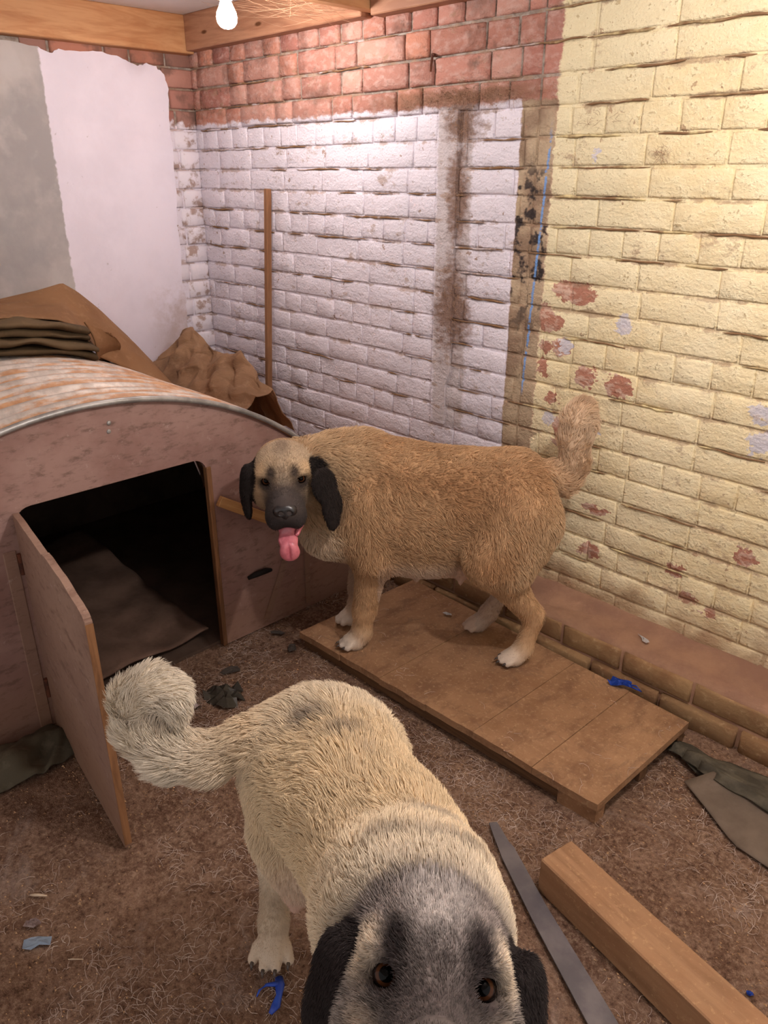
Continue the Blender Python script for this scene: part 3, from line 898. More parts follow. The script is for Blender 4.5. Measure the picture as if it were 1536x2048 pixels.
# ------------------------------------------------------------------ timber, steel strip, felt
M_timber = NT('old_timber', .85, .25)
def timber_mat(N):
    v = N.scale(N.obj(), (.15, 1, 1)); g = N.noise(22, 4, v, .6, .8); na = N.noise(7, 5, N.obj(), rough=.65); nc = N.noise(90, 4, N.obj(), rough=.7)
    c = N.mix(N.step(g, .38, .66), lin(172, 132, 98), lin(146, 108, 78))
    c = N.mix(N.mul(N.step(na, .45, .65), .55), c, lin(166, 122, 88)); c = N.mix(N.mul(N.step(nc, .55, .7), .5), c, lin(200, 160, 118))
    N.color(c); N.bump(N.add(g, nc), .45, .003); return N.m
M_timber = timber_mat(M_timber)
tb = props(box('timber_block', (0, -.094, 0), (.80, 0, .092), M_timber, None, .003, 1, 3, .0025), 'thick sawn timber block lying on the floor at lower right', 'timber')
tb.location = (-.624, 1.190, -.002); tb.rotation_euler = (0, 0, math.atan2(1.105-1.191, -.163+.618))
M_steel = simple('steel_strip', lin(120, 112, 112), lin(98, 92, 94), 9, .55, .4, .3, 120, .001, .35, .4, .62)
so = [(-.830, 1.163), (-.818, 1.178), (-.800, 1.170), (-.760, 1.150), (-.742, 1.146), (-.60, 1.070), (-.365, .958), (-.20, .868), (-.228, .826), (-.40, .915), (-.60, 1.020), (-.74, 1.100), (-.79, 1.134)]
ss = prism('steel_strip', [(x, y, .006) for x, y in so], (0, 0, .004), M_steel)
props(ss, 'flat grey metal strip lying on the floor left of the timber block', 'metal strip')

M_felt = simple('roof_felt', lin(98, 90, 76), lin(70, 64, 54), 14, .9, .2, .6, 50, .005)
felt = props(empty('felt_offcut', (-.45, 1.70, 0)), 'torn grey roofing felt in layers on the floor below the yellow wall', 'felt')
F0 = Vector(felt.location)
def fpart(o): o.matrix_parent_inverse = Matrix.Translation(-F0); return o
def felt_layer(k):
    def f(u, v):
        x = -.655+.05*k+.60*u
        w = (.028+.040*min(1, u*2.2))*(1-.12*k)
        y = 1.742-.05*u-.02*k + (v-.5)*2*w + .012*n3((u*9, k*3.0, 0), 1)
        z = .010+.010*k+.030*u+.010*n3((u*8, v*4, k*5.0), 1)+.014*(1-abs(v-.5)*2)
        return (x, y, max(z, .006))
    fpart(sheet('felt_layer', f, 30, 10, M_felt, felt, .003))
for k in range(4): felt_layer(k)
def felt_sheet(u, v):
    x = -.515+.50*u; y = 1.685-.14*v*min(1, .35+u*2)-.06*u
    z = .006+.035*(1-v)+.006*n3((x*9, y*9, 1), 1)
    return (x-.05*v*(1-u), y, max(z, .004))
fpart(sheet('felt_sheet', felt_sheet, 24, 16, simple('felt_sheet', lin(118, 102, 88), lin(98, 84, 72), 6, .85, .2, .3, 60, .003), felt, .003))

# ------------------------------------------------------------------ litter
def plastic(name, c1, c2, rough=.35): return simple(name, c1, c2, 20, rough, .5, .2, 80, .002)
M_blue = plastic('blue_plastic', lin(48, 92, 205), lin(38, 72, 176))
M_pale = plastic('pale_plastic', lin(186, 200, 216), lin(168, 184, 204))
M_white = plastic('white_scrap', lin(236, 232, 230), lin(220, 214, 210), .6)
M_bone = plastic('bone', lin(214, 190, 164), lin(190, 164, 138), .6)
M_bag = plastic('dark_bag', lin(112, 104, 92), lin(84, 76, 66), .35)
M_clear = plastic('clear_wrap', lin(186, 164, 160), lin(160, 138, 134), .2)
def scrap(name, c, size, rot, mat, label, cat, lobes=None, wav=.004, thick=.0015, lift=.004):
    """a crumpled flat scrap cut to its own outline: lobes are (u, v) outline points"""
    bm = bmesh.new()
    pts = lobes
    cu = sum(p[0] for p in pts)/len(pts); cv = sum(p[1] for p in pts)/len(pts)
    rings = []
    for s in (1.0, .66, .33):
        rings.append([bm.verts.new(((cu+(u-cu)*s)*size, (cv+(v-cv)*s)*size, lift+wav*(n3((u*7, v*7, s*3), 1, size*90)+.5*(1-s)))) for u, v in pts])
    cvx = bm.verts.new((cu*size, cv*size, lift+wav*.6))
    n = len(pts)
    for a, b in zip(rings, rings[1:]):
        for k in range(n): bm.faces.new((a[k], a[(k+1) % n], b[(k+1) % n], b[k]))
    for k in range(n): bm.faces.new((rings[-1][k], rings[-1][(k+1) % n], cvx))
    r = bmesh.ops.solidify(bm, geom=list(bm.faces), thickness=thick)
    o = from_bm(name, bm, mat)
    o.location = c; o.rotation_euler = (0, 0, rot)
    return props(o, label, cat)
def ragged(n, seed, a=.5, b=.35):
    R = random.Random(seed)
    return [((a*R.uniform(.7, 1.15))*math.cos(2*PI*k/n), (b*R.uniform(.65, 1.2))*math.sin(2*PI*k/n)) for k in range(n)]
GW = 1.0
# torn blue gloves / wrappers
o = scrap('blue_wrapper', (-.862, 1.815, .064), .072, .45, M_blue, 'crumpled bright blue plastic wrapper at the back corner of the wooden platform', 'wrapper', ragged(14, 4, .55, .32), .016, .001, .008)
bm = bmesh.new(); tube(bm, [(.02, -.002, .006), (.045, -.008, .012), (.062, -.020, .004), (.050, -.012, .003), (.03, -.006, .004)], .0022, 6)
x = from_bm('twisted_tail', bm, M_blue, o, True)
bw = props(empty('torn_blue_loop', (-.845, .517, .0)), 'torn blue plastic loop on the floor in front of the cream dog', 'plastic scrap')
bw.rotation_euler = (0, 0, math.radians(46))
bm = bmesh.new()
ring = [(-.026, .012, .004), (-.022, .022, .008), (-.010, .031, .010), (.004, .034, .008), (.013, .036, .006)]
tube(bm, ring, [.0015, .0022, .0030, .0045, .006], 6); from_bm('thin_loop', bm, M_blue, bw, True)
bm = bmesh.new(); tube(bm, [(.012, .050, .006), (.016, .034, .010), (.017, .014, .010), (.013, -.006, .008), (.004, -.020, .005)], [.008, .0095, .006, .009, .004], 8)
bmesh.ops.scale(bm, vec=(1, 1, .55), verts=bm.verts); from_bm('folded_neck', bm, M_blue, bw, True)
scrap('blue_scrap', (-.215, 1.193, .0), .016, .3, M_blue, 'tiny blue plastic scrap on the floor behind the timber block', 'plastic scrap', ragged(9, 6), .004)
scrap('pale_plastic_strip', (-1.283, .251, .0), .062, math.radians(58), M_pale, 'pale blue plastic strip on the floor near the lower left corner', 'plastic scrap',
      [(-.42, -.2), (-.15, -.26), (.1, -.16), (.44, -.2), (.46, .08), (.2, .14), (0, .2), (-.2, .16), (-.44, .14)], .004)
scrap('clear_wrapper', (-1.331, .260, .0), .04, .9, M_clear, 'small crinkled clear wrapper above the pale blue plastic strip', 'wrapper', ragged(10, 9), .012)
def stick(name, a, b, r, mat, label, cat):
    bm = bmesh.new(); a = Vector(a); b = Vector(b); m = (a+b)/2 + Vector((.003, .002, .002)); tube(bm, [a, a.lerp(m, .5), m, b], [r*.6, r, r*.9, r*.5], 6)
    return props(from_bm(name, bm, mat, None, True), label, cat)
stick('bone_splinter', (-1.405, .285, .004), (-1.375, .310, .006), .0035, M_bone, 'pale bone splinter on the floor at far lower left above the wrapper', 'bone')
stick('straw_stalk', (-1.20, .280, .003), (-1.178, .302, .004), .0018, M_bone, 'short straw stalk on the floor right of the pale blue strip', 'straw')
scrap('white_paper', (-.605, 1.757, .004), .034, 1.2, M_white, 'small white paper scrap on the floor off the platform end', 'paper scrap', [(-.5, -.2), (.4, -.25), (.5, .15), (.1, .2), (-.45, .25)], .003)
scrap('white_feather', (-.875, 1.955, LZ+.006), .045, -.5, M_white, 'white feather scrap lying on the dusty footing ledge', 'feather', [(-.7, -.03), (-.1, -.1), (.2, -.25), (.5, -.15), (.5, .12), (.2, .2), (-.1, .08)], .004)
scrap('white_chip', (-1.48, 1.742, .066), .036, .4, M_white, 'white plastic chip on the platform beside the tan dog\'s far hind paw', 'plastic scrap', ragged(9, 12, .5, .25), .008)
scrap('dark_bag', (-1.705, .980, .0), .140, .3, M_bag, 'crumpled dark plastic bag on the floor by the cream dog\'s tail', 'bag', ragged(18, 14, .5, .42), .030, .002, .012)
scrap('clear_bag', (-1.735, .868, .0), .10, .8, M_clear, 'torn clear plastic bag beside the curl of the cream dog\'s tail', 'bag', ragged(16, 17, .45, .3), .030, .001, .010)
M_slate = simple('slate', lin(112, 100, 92), lin(90, 80, 74), 10, .8)
for k, (x, y, s, rot, lab) in enumerate(((-1.872, 1.315, .055, .6, 'grey slate fragment at the foot of the kennel front'), (-1.765, 1.29, .06, -.5, 'grey slate fragment beside the left end of the platform'), (-1.80, 1.075, .07, 1.1, 'dark slate fragment by the doorway corner of the kennel'))):
    scrap('slate_fragment', (x, y, .0), s, rot, M_slate, lab, 'slate', ragged(8, 30+k, .5, .28), .006, .006, .006)['group'] = 'slate fragments by the kennel'

# sawdust crumbs and shed hair over the floor
def crumbs():
    R = random.Random(21); V = []; F = []
    n = 0
    while n < 6500:
        x, y = R.uniform(-1.92, .1), R.uniform(-.1, 1.86)
        if n3((x*3, y*3, 5), 1)+R.uniform(-.6, .6) < 0: continue
        on = -1.75 < x < -.65 and 1.34 < y < 1.80
        if on and R.random() < .8: continue
        z = .063 if on else ground(x, y)+.001
        s = R.uniform(.0009, .0026)*(1.6 if R.random() < .06 else 1); a = R.uniform(0, PI)
        o = len(V)
        for k in range(3): V.append((x+s*1.6*math.cos(a+k*2.1), y+s*math.sin(a+k*2.1), z))
        V.append((x, y, z+s*1.1)); F += [(o, o+1, o+3), (o+1, o+2, o+3), (o+2, o, o+3)]; n += 1
    return props(mesh('sawdust', V, F, simple('sawdust', lin(214, 174, 132), lin(176, 132, 96), 40, .9, bump=0)), 'pale sawdust crumbs scattered over the brown floor', 'sawdust', kind='stuff')
crumbs()

def hair_curves(name, P, rad, mat, parent=None, color=None):
    """P: (N, K, 3) strand points"""
    n, k, _ = P.shape
    hc = bpy.data.hair_curves.new(name)
    hc.add_curves([k]*n)
    hc.points.foreach_set('position', np.ascontiguousarray(P, np.float32).ravel())
    hc.points.foreach_set('radius', np.ascontiguousarray(np.broadcast_to(rad, (n, k)), np.float32).ravel())
    if color is not None:
        at = hc.attributes.new('fcol', 'FLOAT_COLOR', 'CURVE')
        at.data.foreach_set('color', np.ascontiguousarray(np.concatenate([color, np.ones((n, 1))], 1), np.float32).ravel())
    hc.materials.append(mat)
    o = bpy.data.objects.new(name, hc); COL.objects.link(o)
    if parent is not None: o.parent = parent
    return o

M_shed = simple('shed_hair', lin(216, 196, 182), lin(180, 156, 142), 9, .9, .2, 0)
def shed():
    R = random.Random(33); S = []
    K = 7
    while len(S) < 6500:
        x, y = R.uniform(-2.0, .2), R.uniform(-.15, 1.86)
        d = n3((x*2.6, y*2.6, 8), 1, 2)+.6*n3((x*8, y*8, 3), 1)
        extra = 0
        for (cx, cy, rr) in ((-1.78, 1.20, .16), (-1.2, 1.27, .25), (-.55, 1.45, .28), (-.95, .40, .25), (-1.72, .95, .15), (-1.25, .75, .25)):
            if (x-cx)**2+(y-cy)**2 < rr*rr: extra = .30
        if d+extra+R.uniform(-.4, .4) < .24: continue
        on = -1.75 < x < -.65 and 1.33 < y < 1.81
        if on and R.random() < .93: continue
        z = .0645 if on else ground(x, y)+.002
        a = R.uniform(0, 2*PI); ln = R.uniform(.012, .05); curl = R.uniform(-2.6, 2.6); p = [x, y]
        pts = []
        for k in range(K):
            pts.append((p[0], p[1], z+.004*math.sin(PI*k/(K-1))*R.uniform(.3, 1.5)))
            a += curl/K; p = [p[0]+math.cos(a)*ln/K, p[1]+math.sin(a)*ln/K]
        S.append(pts)
    P = np.array(S); rad = np.linspace(.00050, .00020, K)[None, :]
    return props(hair_curves('shed_hair', P, rad, M_shed), 'pale tufts of shed dog hair matted into the floor', 'dog hair', kind='stuff')
shed()

# brown dust and hair hanging on the bricks
M_fluff = simple('wall_dust', lin(176, 140, 114), lin(150, 116, 92), 9, .95, .1, 0)
def wall_fluff():
    g = np.random.default_rng(90); S = []
    for (x, z, rx, rz, n) in ((-1.76, 1.672, .22, .018, 300), (-1.745, 1.60, .045, .06, 110), (-1.765, 1.05, .06, .13, 220), (-1.755, 1.40, .035, .12, 70), (-1.07, 1.495, .022, .018, 40),
                              (-3.20, 1.26, .09, .035, 50), (-3.22, .95, .08, .06, 50), (-1.25, 1.585, .12, .014, 30), (-3.22, 1.72, .06, .05, 60)):
        for k in range(n):
            px, pz = x+g.normal(0, rx*.6), z+g.normal(0, rz*.6)
            a = g.uniform(0, 2*PI); ln = g.uniform(.008, .035); cu = g.uniform(-3, 3); p = []
            for i in range(6):
                p.append((px, WY-.012-.006*math.sin(PI*i/5), pz)); a += cu/6; px += math.cos(a)*ln/6; pz += math.sin(a)*ln/6-.0008
            S.append(p)
    return props(hair_curves('wall_fluff', np.array(S), np.linspace(.00045, .00018, 6)[None, :], M_fluff, wall_right), kind='stuff')
wall_fluff()

# ------------------------------------------------------------------ dogs
# A dog is modelled as a blend of tapered forms (one continuous skin), then furred strand by strand.
# Dog space: x to the right of the view, y away from it, z up.
class Form:
    def __init__(s, kind, g, k=.03, col=None, ln=.015, flow=(0, 0, -1), w=1.0):
        s.kind, s.g, s.k, s.col, s.ln, s.flow, s.w, s.tag = kind, g, k, col, ln, np.array(flow, float), w, None
    def dist(s, P):
        if s.kind == 'cone':
            a, b, ra, rb = s.g; a = np.asarray(a, np.float32); b = np.asarray(b, np.float32); d = b-a
            t = np.clip(((P-a)@d)/float(d@d), 0, 1)
            return np.linalg.norm(P-(a+t[..., None]*d), axis=-1)-(ra+(rb-ra)*t)
        c, r, R = s.g
        q = P-np.asarray(c, np.float32)
        if R is not None: q = q@np.asarray(R, np.float32)
        r = np.asarray(r, np.float32)
        k0 = np.linalg.norm(q/r, axis=-1); k1 = np.linalg.norm(q/(r*r), axis=-1)
        return k0*(k0-1)/(k1+1e-6)
    def box(s):
        if s.kind == 'cone':
            a, b, ra, rb = s.g; a = np.array(a); b = np.array(b); r = max(ra, rb)
            return np.minimum(a, b)-r, np.maximum(a, b)+r
        c, r, R = s.g; m = max(r) if R is not None else np.array(r)
        return np.array(c)-m, np.array(c)+m

def skin(forms, cuts, hgrid):
    lo = np.min([f.box()[0] for f in forms], 0)-.03; hi = np.max([f.box()[1] for f in forms], 0)+.03
    n = np.ceil((hi-lo)/hgrid).astype(int)+1
    D = np.full(n, .3, np.float32)
    def region(f, m):
        a, b = f.box(); i0 = np.maximum(((a-m-lo)/hgrid).astype(int), 0); i1 = np.minimum(((b+m-lo)/hgrid).astype(int)+2, n)
        sl = tuple(slice(i0[q], i1[q]) for q in range(3))
        ax = [lo[q]+hgrid*np.arange(i0[q], i1[q]) for q in range(3)]
        return sl, np.stack(np.meshgrid(*ax, indexing='ij'), -1).astype(np.float32)
    for f in forms:
        sl, P = region(f, f.k+3*hgrid); d = f.dist(P); o = D[sl]
        hh = np.clip(.5+.5*(o-d)/f.k, 0, 1)
        D[sl] = o*(1-hh)+d*hh-f.k*hh*(1-hh)
    for f in cuts:
        sl, P = region(f, f.k+3*hgrid); d = -f.dist(P); o = D[sl]
        hh = np.clip(.5-.5*(o-d)/f.k, 0, 1)
        D[sl] = o*(1-hh)+d*hh+f.k*hh*(1-hh)
    # surface nets
    S = D < 0
    c = [S[dx:n[0]-1+dx, dy:n[1]-1+dy, dz:n[2]-1+dz] for dx in (0, 1) for dy in (0, 1) for dz in (0, 1)]
    cnt = sum(x.astype(np.int8) for x in c)
    act = (cnt > 0) & (cnt < 8)
    ids = np.full(act.shape, -1, np.int64); cells_ = np.argwhere(act); ids[act] = np.arange(len(cells_))
    acc = np.zeros((len(cells_), 3)); num = np.zeros(len(cells_))
    corner = [(dx, dy, dz) for dx in (0, 1) for dy in (0, 1) for dz in (0, 1)]
    for i in range(8):
        for j in range(i+1, 8):
            a, b = np.array(corner[i]), np.array(corner[j])
            if abs(a-b).sum() != 1: continue
            da = D[tuple((cells_+a).T)]; db = D[tuple((cells_+b).T)]
            m = (da < 0) != (db < 0); t = np.where(m, da/(da-db+1e-12), 0)
            acc[m] += (a+(b-a)*t[:, None])[m]; num[m] += 1
    V = lo+hgrid*(cells_+acc/num[:, None])
    F = []
    for ax in range(3):
        s0 = [slice(1, -1)]*3; s1 = [slice(1, -1)]*3
        s0[ax] = slice(0, -1); s1[ax] = slice(1, None)
        A, B = S[tuple(s0)], S[tuple(s1)]
        e = np.argwhere(A != B); flip = A[tuple(e.T)]
        e = e+np.array([0 if q == ax else 1 for q in range(3)])
        u, v = [q for q in range(3) if q != ax]
        du = np.zeros(3, int); du[u] = 1; dv = np.zeros(3, int); dv[v] = 1
        q = np.stack([ids[tuple((e-du-dv).T)], ids[tuple((e-dv).T)], ids[tuple(e.T)], ids[tuple((e-du).T)]], 1)
        fl = flip if ax != 1 else ~flip
        q[~fl] = q[~fl][:, ::-1]
        F.append(q)
    F = np.concatenate(F)
    # relax
    E = np.concatenate([F[:, [0, 1]], F[:, [1, 2]], F[:, [2, 3]], F[:, [3, 0]]])
    deg = np.bincount(E[:, 0], minlength=len(V))+np.bincount(E[:, 1], minlength=len(V))
    for _ in range(2):
        sm = np.zeros_like(V)
        for q in range(3):
            sm[:, q] = np.bincount(E[:, 0], V[E[:, 1], q], len(V))+np.bincount(E[:, 1], V[E[:, 0], q], len(V))
        V = V*.45+.55*sm/deg[:, None]
    return V, F

def normals(V, F):
    fn = np.cross(V[F[:, 2]]-V[F[:, 0]], V[F[:, 3]]-V[F[:, 1]])
    N = np.zeros_like(V)
    for k in range(4):
        for q in range(3): N[:, q] += np.bincount(F[:, k], fn[:, q], len(V))
    return N/(np.linalg.norm(N, axis=1, keepdims=True)+1e-12), np.linalg.norm(fn, axis=1)/2

def blend(forms, P, sig=.012):
    W = np.stack([np.exp(-np.clip(f.dist(P), -.02, 1)/sig)*f.w for f in forms], 1)
    W /= W.sum(1, keepdims=True)+1e-30
    col = W@np.array([f.col for f in forms]); ln = W@np.array([f.ln for f in forms]); fl = W@np.array([f.flow for f in forms])
    return col, ln, fl

def vnoise(P, s, seed=0):
    """cheap value noise in [0,1]"""
    g = np.random.default_rng(seed).random((32, 32, 32))
    Q = P*s+100; i = np.floor(Q).astype(int); f = Q-i; f = f*f*(3-2*f); out = 0
    for a in (0, 1):
        for b in (0, 1):
            for c in (0, 1):
                w = (f[:, 0] if a else 1-f[:, 0])*(f[:, 1] if b else 1-f[:, 1])*(f[:, 2] if c else 1-f[:, 2])
                out = out+w*g[(i[:, 0]+a) % 32, (i[:, 1]+b) % 32, (i[:, 2]+c) % 32]
    return out

def L3(r, g, b): return np.array(lin(r, g, b)[:3])

class Head:
    """frame of a head: l to the viewer's right, f along the muzzle, u up; size 1 = a big mastiff type"""
    def __init__(s, o, f, l, size=1.0):
        f = np.array(f, float); f /= np.linalg.norm(f); l = np.array(l, float); l -= f*(l@f); l /= np.linalg.norm(l)
        u = np.cross(f, l); u = u if u[2] > 0 else -u
        s.o = np.array(o, float); s.R = np.stack([l, f, u], 1); s.s = size
    def p(s, x, y, z): return s.o+s.R@(np.array([x, y, z])*s.s)
    def d(s, x, y, z): return s.R@np.array([x, y, z])
    def loc(s, P): return (P-s.o)@s.R/s.s
    def ell(s, c, r, k, rot=None, **kw):
        R = s.R if rot is None else s.R@np.array(rot)
        return Form('ell', (s.p(*c), tuple(np.array(r)*s.s), R), k*s.s, **kw)
    def cone(s, a, b, ra, rb, k, **kw): return Form('cone', (s.p(*a), s.p(*b), ra*s.s, rb*s.s), k*s.s, **kw)

def rotx(a): c, s = math.cos(a), math.sin(a); return np.array([[1, 0, 0], [0, c, -s], [0, s, c]])
def roty(a): c, s = math.cos(a), math.sin(a); return np.array([[c, 0, s], [0, 1, 0], [-s, 0, c]])
def rotz(a): c, s = math.cos(a), math.sin(a); return np.array([[c, -s, 0], [s, c, 0], [0, 0, 1]])

EYE = (.044, .064, .012)
def head_forms(H, pal, jaw_open=0.0, ear=(0, 0), ear_back=0.0, ear_fwd=(0, 0), ear_size=(1, 1), ear_yaw=(.3, .3)):
    """pal: face, muzzle, ear colours"""
    back = -H.R[:, 1]; dn = H.d(0, -.5, -1)
    f = dict(col=pal['face'], ln=.008, flow=back)
    m = dict(col=pal['muzzle'], ln=.004, flow=back)
    e = dict(col=pal['ear'], ln=.007, flow=H.d(0, .1, -1))
    out = [H.ell((0, -.015, .012), (.078, .098, .074), .03, **f),
           H.ell((0, .035, .022), (.058, .055, .046), .03, **f)]
    for s in (-1, 1):
        out += [H.ell((s*.046, .005, -.038), (.044, .062, .048), .03, **f),
                H.ell((s*.043, .058, .031), (.022, .016, .012), .015, **f),        # brow
                H.ell((s*.044, .060, -.012), (.022, .016, .012), .014, **f)]       # below the eye
    out += [H.cone((0, .055, -.028), (0, .135, -.042), .050, .041, .03, **m),
            H.cone((0, .05, -.010), (0, .150, -.024), .026, .022, .02, **m)]
    for s in (-1, 1):
        out.append(H.ell((s*.026, .114, -.064), (.027, .048, .034), .014, **m))     # flews
    jz = -.082-.028*jaw_open; je = -.092-.062*jaw_open
    out += [H.cone((0, .02, -.078), (0, .060, jz), .036, .030, .02, **f), H.cone((0, .060, jz), (0, .115-.010*jaw_open, je), .026, .018, .012, **m)]
    n_ear = len(out)
    # ears: folded drop ears, thin flaps hung from the side of the skull
    for s in (-1, 1):
        sp = ear[0 if s < 0 else 1]
        q = 0 if s < 0 else 1; z_ = ear_size[q]
        X = rotx(-ear_back); root = np.array([s*.076, -.014+ear_fwd[q]*.4, .018])
        X2 = X@rotz(s*ear_yaw[q])
        def ep(x, y, z): return tuple(root+X@(np.array([x*s, y+ear_fwd[q], z])*np.array([1, z_, z_])))
        def er_(r): return (r[0], r[1]*z_, r[2]*z_)
        out += [H.ell(tuple(root), (.026, .030, .015), .010, roty(s*.5), **e),
                H.ell(ep(.019+sp*.4, .008, -.024), er_((.014, .034, .044)), .012, X2@roty(-s*(.18+sp*4)), **e),
                H.ell(ep(.024+sp, .014, -.074), er_((.010, .030, .042)), .006, X2@roty(s*.03), **e),
                H.ell(ep(.023+sp, .022, -.106), er_((.009, .019, .026)), .006, X2@roty(s*.06), **e)]
    for f_ in out[n_ear:]: f_.tag = 'ear'
    return out
def ear_mask(forms, P):
    d = np.min([f.dist(P) for f in forms if f.tag == 'ear'], 0)
    return np.clip((.014-d)/.004, 0, 1)
def eye_cuts(H): return [H.ell((s*EYE[0], EYE[1]+.006, EYE[2]), (.0150, .020, .0105), .003) for s in (-1, 1)]

def paw(c, yaw, tilt, size, col, ln=.0035, spread=.0):
    """four toes and a pad at c (wrist end), pointing along yaw"""
    d = np.array([math.cos(yaw), math.sin(yaw), 0]); q = np.array([-math.sin(yaw), math.cos(yaw), 0]); c = np.array(c, float); out = []
    kw = dict(col=col, ln=ln, flow=d-np.array([0, 0, .3]))
    out.append(Form('ell', (c+d*.012*size, (.036*size, .031*size, .026*size), rotz(yaw)), .015, **kw))
    for i, (t, r) in enumerate(((-1.5, .028), (-.5, .044), (.5, .044), (1.5, .028))):
        a = c+q*t*(.0170+spread*.6)*size+d*.010*size+np.array([0, 0, .006*size]); b = c+q*t*(.0195+spread)*size+d*(r+.004)*size+np.array([0, 0, -.008*size])
        out.append(Form('cone', (a, b, .0108*size, .0115*size), .0025, **kw))
    return out

M_skin = NT('dog_skin', .9, .15)
M_skin.color(M_skin.attr('fcol')); M_skin = M_skin.m
def fur_mat():
    N = NT('dog_fur', .65, .18)
    N.color(N.attr('fcol')); return N.m
M_fur = fur_mat()
def wet(name, c1, c2, rough=.25, spec=.5, sss=0, scale=30):
    m = simple(name, c1, c2, scale, rough, spec, .25, 260, .001)
    b = m.node_tree.nodes['Principled BSDF']
    b.inputs['Coat Weight'].default_value = .4; b.inputs['Coat Roughness'].default_value = .15
    return m
M_nose = wet('nose_leather', lin(44, 38, 38), lin(28, 24, 25), .4)
M_tongue = wet('tongue', lin(226, 130, 140), lin(206, 108, 122), .3, scale=60)
M_gum = wet('gum', lin(60, 36, 36), lin(40, 26, 26), .4)
M_claw = wet('claw', lin(88, 74, 66), lin(58, 48, 44), .4)
def eye_mat(iris):
    N = NT('dog_eye', .05, .14)
    X, Y, Z = N.xyz(N.obj())[:3]
    r = N.math('SQRT', N.add(N.mul(X, X), N.mul(Y, Y)))
    c = N.mix(N.step(r, .0064, .0072), lin(6, 5, 5), iris)
    c = N.mix(N.step(r, .0090, .0105), c, lin(24, 16, 14))
    c = N.mix(N.step(Z, .004, .002), c, lin(40, 28, 26))
    N.color(c)
    return N.m
M_eye = eye_mat(lin(78, 45, 25))

